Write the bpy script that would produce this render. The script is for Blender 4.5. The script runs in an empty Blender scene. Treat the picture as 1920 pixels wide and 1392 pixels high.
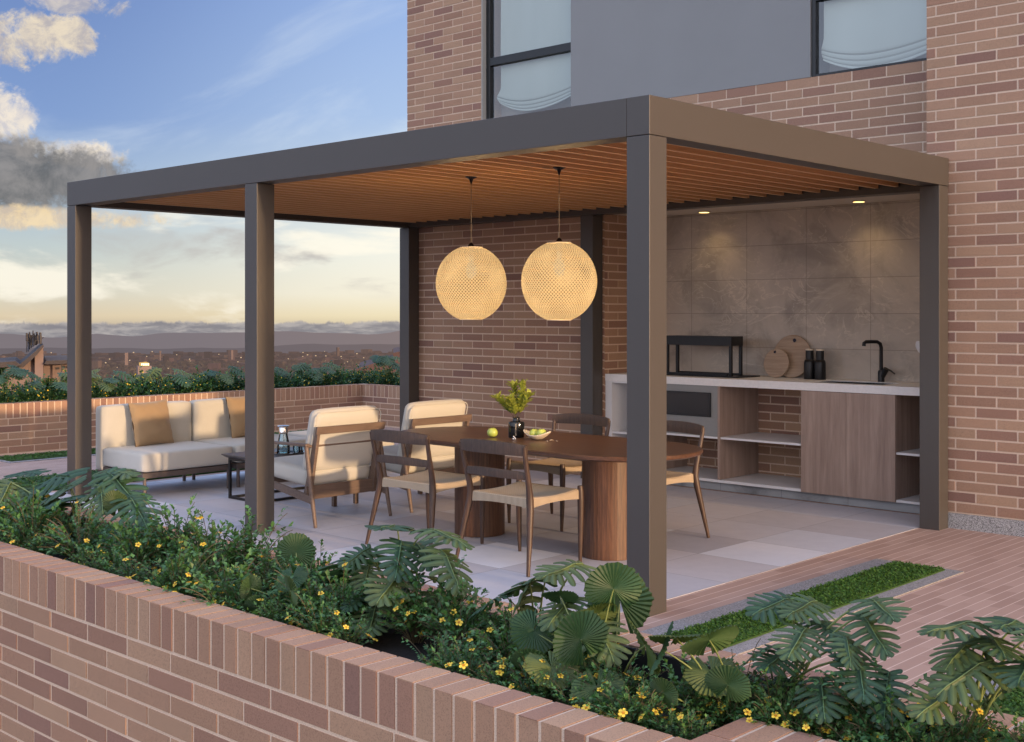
import bpy, math, random
from mathutils import Vector, Matrix, Euler
R = math.radians
random.seed(7)
sc = bpy.context.scene
col = sc.collection

# ---------------------------------------------------------------- nodes
def new_mat(name):
    m = bpy.data.materials.new(name); m.use_nodes = True
    nt = m.node_tree; nt.nodes.clear()
    out = nt.nodes.new('ShaderNodeOutputMaterial')
    return m, nt, out
class G:
    """tiny expression helper over a node tree"""
    def __init__(s, nt): s.nt = nt
    def n(s, t, **kw):
        nd = s.nt.nodes.new(t)
        for k, v in kw.items(): setattr(nd, k, v)
        return nd
    def put(s, sock, v):
        if hasattr(v, 'is_linked') or isinstance(v, bpy.types.NodeSocket): s.nt.links.new(v, sock)
        elif v is not None:
            try: sock.default_value = v
            except Exception: sock.default_value = (*v, 1.0)
    def m(s, op, a, b=None, c=None, clamp=False):
        nd = s.n('ShaderNodeMath', operation=op, use_clamp=clamp)
        s.put(nd.inputs[0], a)
        if b is not None: s.put(nd.inputs[1], b)
        if c is not None: s.put(nd.inputs[2], c)
        return nd.outputs[0]
    def mix(s, f, a, b, blend='MIX'):
        nd = s.n('ShaderNodeMix', data_type='RGBA', blend_type=blend)
        s.put(nd.inputs[0], f)
        for i, v in ((6, a), (7, b)):
            if isinstance(v, tuple) and len(v) == 3: v = (*v, 1.0)
            s.put(nd.inputs[i], v)
        return nd.outputs[2]
    def ramp(s, f, stops, interp='LINEAR'):
        nd = s.n('ShaderNodeValToRGB'); cr = nd.color_ramp; cr.interpolation = interp
        while len(cr.elements) < len(stops): cr.elements.new(0.5)
        for e, (p, c) in zip(cr.elements, stops):
            e.position = p; e.color = (*c, 1.0) if isinstance(c, tuple) else (c, c, c, 1.0)
        s.put(nd.inputs[0], f); return nd.outputs[0]
    def noise(s, vec, scale, detail=4, rough=0.55, dist=0.0, out=0):
        nd = s.n('ShaderNodeTexNoise'); s.put(nd.inputs['Vector'], vec)
        nd.inputs['Scale'].default_value = scale; nd.inputs['Detail'].default_value = detail
        nd.inputs['Roughness'].default_value = rough; nd.inputs['Distortion'].default_value = dist
        return nd.outputs[out]
    def mapping(s, vec, scale=(1, 1, 1), loc=(0, 0, 0), rot=(0, 0, 0)):
        nd = s.n('ShaderNodeMapping'); s.put(nd.inputs[0], vec)
        nd.inputs['Location'].default_value = loc; nd.inputs['Rotation'].default_value = rot
        nd.inputs['Scale'].default_value = scale; return nd.outputs[0]
    def obj(s): return s.n('ShaderNodeTexCoord').outputs['Object']
    def pos(s): return s.n('ShaderNodeNewGeometry').outputs['Position']
    def xyz(s, v):
        nd = s.n('ShaderNodeSeparateXYZ'); s.put(nd.inputs[0], v); return nd.outputs
    def comb(s, x, y, z):
        nd = s.n('ShaderNodeCombineXYZ')
        for i, v in enumerate((x, y, z)): s.put(nd.inputs[i], v)
        return nd.outputs[0]
    def bump(s, h, strength=0.3, dist=0.01):
        nd = s.n('ShaderNodeBump'); s.put(nd.inputs['Height'], h)
        nd.inputs['Strength'].default_value = strength; nd.inputs['Distance'].default_value = dist
        return nd.outputs[0]
    def bsdf(s, color, rough=0.6, metal=0.0, normal=None, **kw):
        nd = s.n('ShaderNodeBsdfPrincipled')
        if isinstance(color, tuple) and len(color) == 3: color = (*color, 1.0)
        s.put(nd.inputs['Base Color'], color); s.put(nd.inputs['Roughness'], rough)
        nd.inputs['Metallic'].default_value = metal
        if normal is not None: s.put(nd.inputs['Normal'], normal)
        for k, v in kw.items():
            s.put(nd.inputs[k.replace('_', ' ')], v)
        return nd.outputs[0]

def simple(name, color, rough=0.6, metal=0.0, nscale=0, namt=0.15, bump=0.0, bscale=200, **kw):
    m, nt, out = new_mat(name); g = G(nt)
    c = color; nrm = None
    if nscale:
        f = g.noise(g.obj(), nscale, 5, 0.6)
        c = g.mix(f, tuple(x * (1 - namt) for x in color), tuple(min(1, x * (1 + namt)) for x in color))
    if bump: nrm = g.bump(g.noise(g.obj(), bscale, 3), bump, 0.003)
    nt.links.new(g.bsdf(c, rough, metal, nrm, **kw), out.inputs[0]); return m

M = {}
def mat_brick():
    m, nt, out = new_mat('brickwork'); g = G(nt)
    at = g.n('ShaderNodeAttribute', attribute_name='Col')
    p = g.pos()
    fine = g.noise(p, 210, 5, 0.8); big = g.noise(p, 1.1, 3)
    c = g.mix(g.m('MULTIPLY', g.ramp(fine, [(0.36, 1.0), (0.50, 0.0)]), 0.6), at.outputs['Color'], (0.12, 0.075, 0.055))
    c = g.mix(g.m('MULTIPLY', g.ramp(fine, [(0.60, 0.0), (0.75, 1.0)]), 0.22), c, (0.6, 0.48, 0.40))
    c = g.mix(g.m('MULTIPLY', g.m('ADD', big, g.noise(g.mapping(p, (1, 1, .35)), 4.0, 4, .7)), 0.30), c, g.mix(1.0, c, (0.74, 0.72, 0.72), 'MULTIPLY'))
    h = g.m('ADD', g.noise(p, 420, 3, 0.7), g.m('MULTIPLY', g.noise(p, 60, 3), 0.5))
    nt.links.new(g.bsdf(c, 0.88, 0, g.bump(h, 0.55, 0.002)), out.inputs[0]); return m
def mat_wood(name, c1, c2, axis='Z', scale=1.0, rough=0.45, ring=1.0):
    m, nt, out = new_mat(name); g = G(nt)
    s = {'X': (0.8, 14, 14), 'Y': (14, 0.8, 14), 'Z': (14, 14, 0.8)}[axis]
    v = g.mapping(g.obj(), tuple(a * scale for a in s))
    n1 = g.noise(v, 2.2 * ring, 6, 0.62, 0.6); n2 = g.noise(v, 12, 4, 0.7)
    f = g.m('ADD', g.m('MULTIPLY', n1, 0.75), g.m('MULTIPLY', n2, 0.3))
    c = g.ramp(f, [(0.34, c2), (0.52, tuple((a + b) / 2 for a, b in zip(c1, c2))), (0.68, c1)])
    nt.links.new(g.bsdf(c, rough, 0, g.bump(n2, 0.25, 0.002)), out.inputs[0]); return m
def mat_fabric(name, c, k=900, rough=0.95, sheen=0.3, var=0.12):
    m, nt, out = new_mat(name); g = G(nt)
    o = g.obj()
    a = g.noise(g.mapping(o, (1, 1, 6)), k / 6, 3, 0.7); b = g.noise(g.mapping(o, (6, 6, 1)), k / 6, 3, 0.7)
    w = g.m('ADD', a, b); lo = g.noise(o, 5, 3)
    f = g.m('ADD', g.m('MULTIPLY', w, 0.35), g.m('MULTIPLY', lo, 0.3))
    cc = g.mix(f, tuple(x * (1 - var) for x in c), tuple(min(1, x * (1 + var)) for x in c))
    h = g.m('ADD', g.m('MULTIPLY', w, 0.25), g.m('MULTIPLY', g.noise(o, 9, 3), 1.0))
    nt.links.new(g.bsdf(cc, rough, 0, g.bump(h, 0.35, 0.006), Sheen_Weight=sheen), out.inputs[0]); return m
def mat_tiles():
    m, nt, out = new_mat('terrace_tiles'); g = G(nt)
    p = g.pos(); x, y, z = g.xyz(p)
    tx = g.m('DIVIDE', g.m('ADD', x, 0.17), 0.645); ty = g.m('DIVIDE', g.m('SUBTRACT', y, 0.345), 0.645)
    wn = g.n('ShaderNodeTexWhiteNoise', noise_dimensions='2D')
    g.put(wn.inputs['Vector'], g.comb(g.m('FLOOR', tx), g.m('FLOOR', ty), 0.0))
    r = wn.outputs['Value']
    c = g.ramp(r, [(0.0, (0.44, 0.425, 0.455)), (0.3, (0.58, 0.55, 0.565)), (0.55, (0.51, 0.515, 0.565)), (0.8, (0.66, 0.67, 0.72)), (1.0, (0.76, 0.77, 0.82))])
    mot = g.noise(p, 7, 6, 0.65)
    c = g.mix(g.m('MULTIPLY', g.ramp(mot, [(0.3, 0.0), (0.7, 1.0)]), 0.3), c, g.mix(1.0, c, (0.78, 0.78, 0.80), 'MULTIPLY'))
    fx = g.m('FRACT', tx); fy = g.m('FRACT', ty)
    ex = g.m('MINIMUM', fx, g.m('SUBTRACT', 1.0, fx)); ey = g.m('MINIMUM', fy, g.m('SUBTRACT', 1.0, fy))
    e = g.m('LESS_THAN', g.m('MINIMUM', ex, ey), 0.004)
    c = g.mix(g.m('MULTIPLY', e, 0.7), c, (0.16, 0.15, 0.15))
    ro = g.m('ADD', 0.38, g.m('MULTIPLY', mot, 0.25))
    nt.links.new(g.bsdf(c, ro, 0, g.bump(g.m('SUBTRACT', mot, g.m('MULTIPLY', e, 1.0)), 0.08, 0.003)), out.inputs[0]); return m
def mat_pavers():
    m, nt, out = new_mat('clay_pavers'); g = G(nt)
    p = g.pos(); x, y, z = g.xyz(p)
    tx = g.m('DIVIDE', g.m('ADD', x, 0.148), 0.0768); row = g.m('FLOOR', tx)
    off = g.m('MULTIPLY', g.m('FRACT', g.m('MULTIPLY', row, 0.5)), 1.0)
    ty = g.m('ADD', g.m('DIVIDE', y, 0.30), off)
    wn = g.n('ShaderNodeTexWhiteNoise', noise_dimensions='2D')
    g.put(wn.inputs['Vector'], g.comb(row, g.m('FLOOR', ty), 0.0))
    c = g.ramp(wn.outputs['Value'], [(0.0, (0.41, 0.265, 0.205)), (0.5, (0.47, 0.31, 0.24)), (1.0, (0.53, 0.36, 0.285))])
    sp = g.noise(p, 160, 4, 0.7)
    c = g.mix(g.m('MULTIPLY', sp, 0.35), c, (0.20, 0.12, 0.10))
    big = g.noise(p, 1.6, 4)
    c = g.mix(g.m('MULTIPLY', big, 0.35), c, g.mix(1.0, c, (0.82, 0.78, 0.78), 'MULTIPLY'))
    fx = g.m('FRACT', tx); e1 = g.m('LESS_THAN', g.m('MINIMUM', fx, g.m('SUBTRACT', 1.0, fx)), 0.045)
    fy = g.m('FRACT', ty); e2 = g.m('LESS_THAN', g.m('MINIMUM', fy, g.m('SUBTRACT', 1.0, fy)), 0.008)
    c = g.mix(g.m('MULTIPLY', e1, g.m('ADD', 0.35, g.m('MULTIPLY', big, 0.8)), clamp=True), c, (0.72, 0.55, 0.45))
    c = g.mix(g.m('MULTIPLY', e2, 0.45), c, (0.48, 0.36, 0.30))
    nt.links.new(g.bsdf(c, 0.8, 0, g.bump(sp, 0.3, 0.002)), out.inputs[0]); return m
def mat_stone(name, base, dark, light, tile=None, rough=0.35, vein=1.0, spec=0.5):
    m, nt, out = new_mat(name); g = G(nt)
    p = g.pos(); x, y, z = g.xyz(p)
    n = g.noise(p, 1.9, 8, 0.62, 0.7)
    c = g.ramp(n, [(0.36, dark), (0.5, base), (0.64, tuple(min(1, b * 1.12) for b in base))])
    if vein:
        v = g.noise(g.mapping(p, (1, 1, 1.6)), 2.3, 7, 0.6, 1.8)
        r = g.ramp(g.m('ABSOLUTE', g.m('SUBTRACT', v, 0.5)), [(0.0, 1.0), (0.02, 0.0)])
        mask = g.ramp(g.noise(p, 2.1, 2), [(0.40, 0.0), (0.60, 1.0)])
        c = g.mix(g.m('MULTIPLY', g.m('MULTIPLY', r, mask), 0.55 * vein), c, light)
    if tile:
        tw, th, ox, oz = tile
        fx = g.m('FRACT', g.m('DIVIDE', g.m('SUBTRACT', x, ox), tw)); fz = g.m('FRACT', g.m('DIVIDE', g.m('SUBTRACT', z, oz), th))
        wn = g.n('ShaderNodeTexWhiteNoise', noise_dimensions='2D')
        g.put(wn.inputs['Vector'], g.comb(g.m('FLOOR', g.m('DIVIDE', g.m('SUBTRACT', x, ox), tw)), g.m('FLOOR', g.m('DIVIDE', g.m('SUBTRACT', z, oz), th)), 0.0))
        c = g.mix(g.m('MULTIPLY', wn.outputs['Value'], 0.22), c, g.mix(1.0, c, (0.7, 0.7, 0.7), 'MULTIPLY'))
        ex = g.m('MULTIPLY', g.m('MINIMUM', fx, g.m('SUBTRACT', 1.0, fx)), tw); ez = g.m('MULTIPLY', g.m('MINIMUM', fz, g.m('SUBTRACT', 1.0, fz)), th)
        e = g.m('LESS_THAN', g.m('MINIMUM', ex, ez), 0.0032)
        c = g.mix(g.m('MULTIPLY', e, 0.45), c, (0.10, 0.085, 0.07) if vein else (0.1, 0.1, 0.1))
    nt.links.new(g.bsdf(c, rough, Specular_IOR_Level=spec), out.inputs[0]); return m
def mat_granite(name, base, k=260, contrast=1.0):
    m, nt, out = new_mat(name); g = G(nt); p = g.pos()
    v = g.n('ShaderNodeTexVoronoi'); g.put(v.inputs['Vector'], p); v.inputs['Scale'].default_value = k
    s = g.xyz(v.outputs['Color'])[0]
    c = g.ramp(s, [(0.0, tuple(b * (1 - .8 * contrast) for b in base)), (0.35, tuple(b * (1 - .2 * contrast) for b in base)), (1.0, tuple(min(1, b * (1 + .7 * contrast)) for b in base))])
    nt.links.new(g.bsdf(c, 0.75, 0, g.bump(s, 0.3, 0.003)), out.inputs[0]); return m
def mat_leaf(name, c1, c2, rough=0.38, trans=0.25, veins=True, spec=0.5):
    m, nt, out = new_mat(name); g = G(nt)
    oi = g.n('ShaderNodeObjectInfo').outputs['Random']
    at = g.n('ShaderNodeAttribute', attribute_name='Col').outputs['Color']
    n = g.noise(g.obj(), 6, 3)
    f = g.m('ADD', g.m('MULTIPLY', g.m('POWER', oi, 1.6), 0.75), g.m('MULTIPLY', n, 0.40), clamp=True)
    c = g.mix(f, c1, c2)
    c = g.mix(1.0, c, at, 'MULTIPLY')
    b = g.bsdf(c, rough, 0, g.bump(n, 0.1, 0.01), Specular_IOR_Level=spec)
    t = g.n('ShaderNodeBsdfTranslucent'); g.put(t.inputs[0], g.mix(1.0, c, (1.6, 1.5, 0.6), 'MULTIPLY'))
    mx = g.n('ShaderNodeMixShader'); mx.inputs[0].default_value = trans
    nt.links.new(b, mx.inputs[1]); nt.links.new(t.outputs[0], mx.inputs[2]); nt.links.new(mx.outputs[0], out.inputs[0]); return m
def mat_weave():
    m, nt, out = new_mat('paper_cord'); g = G(nt)
    o = g.obj(); x, y, z = g.xyz(o)
    nx = g.n('ShaderNodeNewGeometry').outputs['Normal']
    up = g.m('GREATER_THAN', g.m('ABSOLUTE', g.xyz(nx)[2]), 0.62)
    k = 2 * math.pi / 0.036
    a = g.m('SINE', g.m('MULTIPLY', g.m('ADD', x, y), k)); b = g.m('SINE', g.m('MULTIPLY', g.m('SUBTRACT', x, y), k))
    top = g.m('ADD', 0.5, g.m('MULTIPLY', g.m('MULTIPLY', a, b), 0.5))
    k2 = 2 * math.pi / 0.0105
    side = g.m('ADD', 0.5, g.m('MULTIPLY', g.m('SINE', g.m('MULTIPLY', g.m('ADD', x, y), k2)), 0.5))
    f = g.m('ADD', g.m('MULTIPLY', top, up), g.m('MULTIPLY', side, g.m('SUBTRACT', 1.0, up)))
    c = g.ramp(f, [(0.0, (0.12, 0.075, 0.04)), (0.35, (0.42, 0.32, 0.21)), (1.0, (0.66, 0.54, 0.39))])
    nt.links.new(g.bsdf(c, 0.75, 0, g.bump(f, 0.8, 0.004)), out.inputs[0]); return m
def mat_shade():
    m, nt, out = new_mat('woven_shade'); g = G(nt)
    o = g.obj(); x, y, z = g.xyz(o)
    th = g.m('ARCTAN2', y, x); la = g.m('ARCSINE', g.m('DIVIDE', z, 0.285), clamp=False)
    u = g.m('ADD', g.m('MULTIPLY', th, 34.0), g.m('MULTIPLY', g.noise(o, 5, 2), 1.4)); v = g.m('MULTIPLY', la, 34.0)
    a = g.m('ABSOLUTE', g.m('SINE', g.m('ADD', u, v))); b = g.m('ABSOLUTE', g.m('SINE', g.m('SUBTRACT', u, v)))
    w = g.m('MINIMUM', a, b)                              # 0 on strands
    hole = g.m('MULTIPLY', g.ramp(w, [(0.44, 0.0), (0.62, 1.0)]), g.ramp(g.noise(o, 6, 3), [(0.42, 0.25), (0.60, 0.95)]))
    band = g.ramp(g.m('ABSOLUTE', g.m('SINE', g.m('MULTIPLY', la, 11.0))), [(0.0, 1.0), (0.10, 0.0)])
    c = g.mix(w, (0.17, 0.14, 0.08), (0.05, 0.033, 0.015)); c = g.mix(g.m('MULTIPLY', band, 0.45), c, (0.35, 0.19, 0.06))
    nrm = g.bump(w, 0.8, 0.006)
    d = g.bsdf(c, 0.7, 0, nrm)
    t = g.n('ShaderNodeBsdfTranslucent'); g.put(t.inputs[0], c)
    lw = g.n('ShaderNodeLayerWeight').outputs['Facing']
    em = g.n('ShaderNodeEmission'); g.put(em.inputs[0], g.mix(w, (1.0, 0.79, 0.47), (0.66, 0.42, 0.17)))
    g.put(em.inputs[1], g.mix(g.m('ADD', g.m('MULTIPLY', w, 0.6), g.m('MULTIPLY', band, 0.3), clamp=True), (0.46, 0.46, 0.46), (0.0, 0.0, 0.0)))
    m1 = g.n('ShaderNodeMixShader'); m1.inputs[0].default_value = 0.4
    nt.links.new(d, m1.inputs[1]); nt.links.new(t.outputs[0], m1.inputs[2])
    ad = g.n('ShaderNodeAddShader'); nt.links.new(m1.outputs[0], ad.inputs[0]); nt.links.new(em.outputs[0], ad.inputs[1])
    tr = g.n('ShaderNodeBsdfTransparent')
    m2 = g.n('ShaderNodeMixShader'); g.put(m2.inputs[0], g.m('MULTIPLY', hole, 0.9))
    nt.links.new(ad.outputs[0], m2.inputs[1]); nt.links.new(tr.outputs[0], m2.inputs[2]); nt.links.new(m2.outputs[0], out.inputs[0]); return m
def mat_glass(name, tint=(0.9, 0.95, 0.95), f0=0.06, mirror=(0.7, 0.8, 0.85)):
    m, nt, out = new_mat(name); g = G(nt)
    tr = g.n('ShaderNodeBsdfTransparent'); tr.inputs[0].default_value = (*tint, 1)
    gl = g.n('ShaderNodeBsdfGlossy'); gl.inputs[0].default_value = (*mirror, 1); gl.inputs[1].default_value = 0.03
    fr = g.n('ShaderNodeFresnel'); fr.inputs[0].default_value = 1.5
    mx = g.n('ShaderNodeMixShader'); g.put(mx.inputs[0], g.m('ADD', fr.outputs[0], f0))
    nt.links.new(tr.outputs[0], mx.inputs[1]); nt.links.new(gl.outputs[0], mx.inputs[2]); nt.links.new(mx.outputs[0], out.inputs[0]); return m
def emit(name, c, s):
    m, nt, out = new_mat(name); g = G(nt); e = g.n('ShaderNodeEmission'); e.inputs[0].default_value = (*c, 1); e.inputs[1].default_value = s
    nt.links.new(e.outputs[0], out.inputs[0]); return m
def mat_turf():
    m, nt, out = new_mat('turf'); g = G(nt); p = g.pos()
    n = g.noise(p, 60, 4, 0.7); n2 = g.noise(p, 9, 3)
    c = g.ramp(g.m('ADD', g.m('MULTIPLY', n, 0.7), g.m('MULTIPLY', n2, 0.3)), [(0.3, (0.012, 0.035, 0.006)), (0.5, (0.04, 0.10, 0.015)), (0.7, (0.11, 0.19, 0.035))])
    nt.links.new(g.bsdf(c, 0.8), out.inputs[0]); return m

M['brick'] = mat_brick()
M['metal'] = simple('bronze_coated_aluminium', (0.077, 0.069, 0.063), 0.42, 0.15, nscale=2, namt=0.05, bump=0.05, bscale=900)
M['slat'] = mat_wood('ceiling_wood', (0.34, 0.15, 0.058), (0.20, 0.075, 0.028), 'Y', 1.0, 0.5)
M['slatdark'] = mat_wood('ceiling_wood_dark', (0.46, 0.215, 0.080), (0.28, 0.122, 0.044), 'Y', 1.0, 0.55)
M['lit_edge'] = mat_wood('lit_slat_edge', (0.80, 0.50, 0.26), (0.68, 0.40, 0.19), 'Y', 1.0, 0.5)  # pale wood colour stands in for light on the slats' lower edges
M['walnut_x'] = mat_wood('walnut_top', (0.140, 0.068, 0.038), (0.052, 0.026, 0.016), 'X', 1.0, 0.33)
M['walnut_z'] = mat_wood('walnut_upright', (0.17, 0.078, 0.038), (0.050, 0.022, 0.012), 'Z', 2.4, 0.45)
M['chairwood'] = mat_wood('dark_walnut', (0.095, 0.050, 0.030), (0.030, 0.017, 0.012), 'Z', 2.2, 0.45)
M['armwood'] = mat_wood('taupe_wood', (0.19, 0.13, 0.095), (0.11, 0.075, 0.058), 'Y', 2.0, 0.5)
M['cabinet'] = mat_wood('oak_laminate', (0.42, 0.31, 0.25), (0.25, 0.175, 0.14), 'Z', 0.55, 0.55)
M['board'] = mat_wood('cutting_board_wood', (0.45, 0.33, 0.23), (0.27, 0.18, 0.12), 'X', 1.5, 0.5)
M['linen'] = mat_fabric('linen_upholstery', (0.50, 0.485, 0.43), 1500, var=0.28)
M['cream'] = mat_fabric('cream_upholstery', (0.52, 0.50, 0.44), 2600, var=0.04)
M['ochre'] = mat_fabric('ochre_cushion', (0.33, 0.225, 0.120), 1800)
def mat_curtain():
    m, nt, out = new_mat('curtain_cloth'); g = G(nt)
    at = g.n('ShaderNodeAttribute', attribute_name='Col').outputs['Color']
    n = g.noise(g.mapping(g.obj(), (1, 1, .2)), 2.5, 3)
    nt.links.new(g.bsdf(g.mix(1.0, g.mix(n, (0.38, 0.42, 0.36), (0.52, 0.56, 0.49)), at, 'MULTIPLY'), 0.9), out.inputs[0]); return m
M['curtain'] = mat_curtain()
M['tiles'] = mat_tiles(); M['pavers'] = mat_pavers()
M['backsplash'] = mat_stone('backsplash_stone', (0.47, 0.405, 0.34), (0.33, 0.285, 0.24), (0.74, 0.65, 0.53), (0.645, 0.325, -3.12, 0.016), 0.38)
M['kick'] = mat_stone('kick_tiles', (0.34, 0.36, 0.38), (0.18, 0.19, 0.2), (.5, .5, .5), (0.645, 5, -3.02, -2.0), 0.5, 0)
M['quartz'] = mat_granite('quartz_counter', (0.80, 0.79, 0.78), 60, 0.04)
M['white'] = simple('white_shelf', (0.74, 0.74, 0.75), 0.45, nscale=20, namt=0.03)
M['concrete'] = simple('grey_concrete_panel', (0.25, 0.255, 0.25), 0.6, nscale=6, namt=0.12)
M['plinth'] = mat_granite('granite_plinth', (0.36, 0.35, 0.34), 230, 1.0)
M['gravel'] = mat_granite('washed_gravel', (0.27, 0.255, 0.25), 170, 0.55)
M['soil'] = simple('soil', (0.012, 0.010, 0.009), 0.95, nscale=30, namt=0.5, bump=0.8, bscale=60)
M['liner'] = simple('black_liner', (0.008, 0.008, 0.009), 0.6)
M['turf'] = mat_turf()
M['black'] = simple('black_metal', (0.014, 0.014, 0.015), 0.4, 0.3)
M['blackglass'] = simple('dark_oven_glass', (0.02, 0.022, 0.025), 0.25)
M['frame'] = simple('black_window_frame', (0.010, 0.012, 0.014), 0.35)
M['panel'] = simple('grey_render_panel', (0.255, 0.262, 0.262), 0.75, nscale=0.8, namt=0.10, bump=0.08, bscale=500)
M['jamb'] = simple('grey_jamb', (0.33, 0.34, 0.33), 0.6)
M['plaster'] = simple('white_plaster', (0.62, 0.56, 0.48), 0.8, nscale=3, namt=0.03)
M['chrome'] = simple('chrome', (0.75, 0.75, 0.75), 0.12, 1.0)
M['glass'] = mat_glass('clear_glass', f0=0.05)
def mat_pane():
    m, nt, out = new_mat('window_glass'); g = G(nt)
    tr = g.n('ShaderNodeBsdfTransparent'); tr.inputs[0].default_value = (0.93, 0.97, 0.98, 1)
    gl = g.n('ShaderNodeBsdfGlossy'); gl.inputs[0].default_value = (0.9, 0.95, 1.0, 1); gl.inputs[1].default_value = 0.02
    mx = g.n('ShaderNodeMixShader'); mx.inputs[0].default_value = 0.13
    nt.links.new(tr.outputs[0], mx.inputs[1]); nt.links.new(gl.outputs[0], mx.inputs[2]); nt.links.new(mx.outputs[0], out.inputs[0]); return m
M['window'] = mat_pane()
M['weave'] = mat_weave(); M['shade'] = mat_shade()
M['cord'] = simple('pendant_cord', (0.16, 0.13, 0.09), 0.6)
M['darkcap'] = simple('dark_cap', (0.02, 0.016, 0.02), 0.25, 0.8)
M['bulb'] = emit('bulb_glow', (1.0, 0.80, 0.50), 0.55)
M['down'] = emit('downlight_glow', (1.0, 0.66, 0.22), 3.5)
M['apple'] = simple('green_apple', (0.42, 0.50, 0.10), 0.3, nscale=25, namt=0.2)
M['ceramic'] = simple('cream_ceramic', (0.72, 0.62, 0.48), 0.35)
M['vase'] = simple('black_glass_vase', (0.008, 0.009, 0.010), 0.08)
M['monstera'] = mat_leaf('monstera_leaf', (0.018, 0.066, 0.040), (0.100, 0.135, 0.042), 0.45, 0.2, spec=0.35)
M['fan'] = mat_leaf('fan_palm_leaf', (0.022, 0.076, 0.036), (0.095, 0.125, 0.036), 0.5, 0.22, spec=0.35)
M['shrubleaf'] = mat_leaf('shrub_leaf', (0.040, 0.125, 0.045), (0.085, 0.190, 0.055), 0.5, 0.2)
M['hedgeleaf'] = mat_leaf('hedge_leaf', (0.024, 0.085, 0.040), (0.050, 0.140, 0.050), 0.5, 0.2)
M['sprig'] = mat_leaf('sprig_leaf', (0.30, 0.36, 0.07), (0.42, 0.44, 0.12), 0.5, 0.3)
M['stem'] = simple('green_stem', (0.22, 0.27, 0.09), 0.5, nscale=10)
M['twig'] = simple('brown_twig', (0.09, 0.07, 0.035), 0.7)
M['petal'] = simple('yellow_petal', (0.72, 0.52, 0.05), 0.6)
M['stamen'] = simple('orange_stamen', (0.55, 0.25, 0.03), 0.6)

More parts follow.
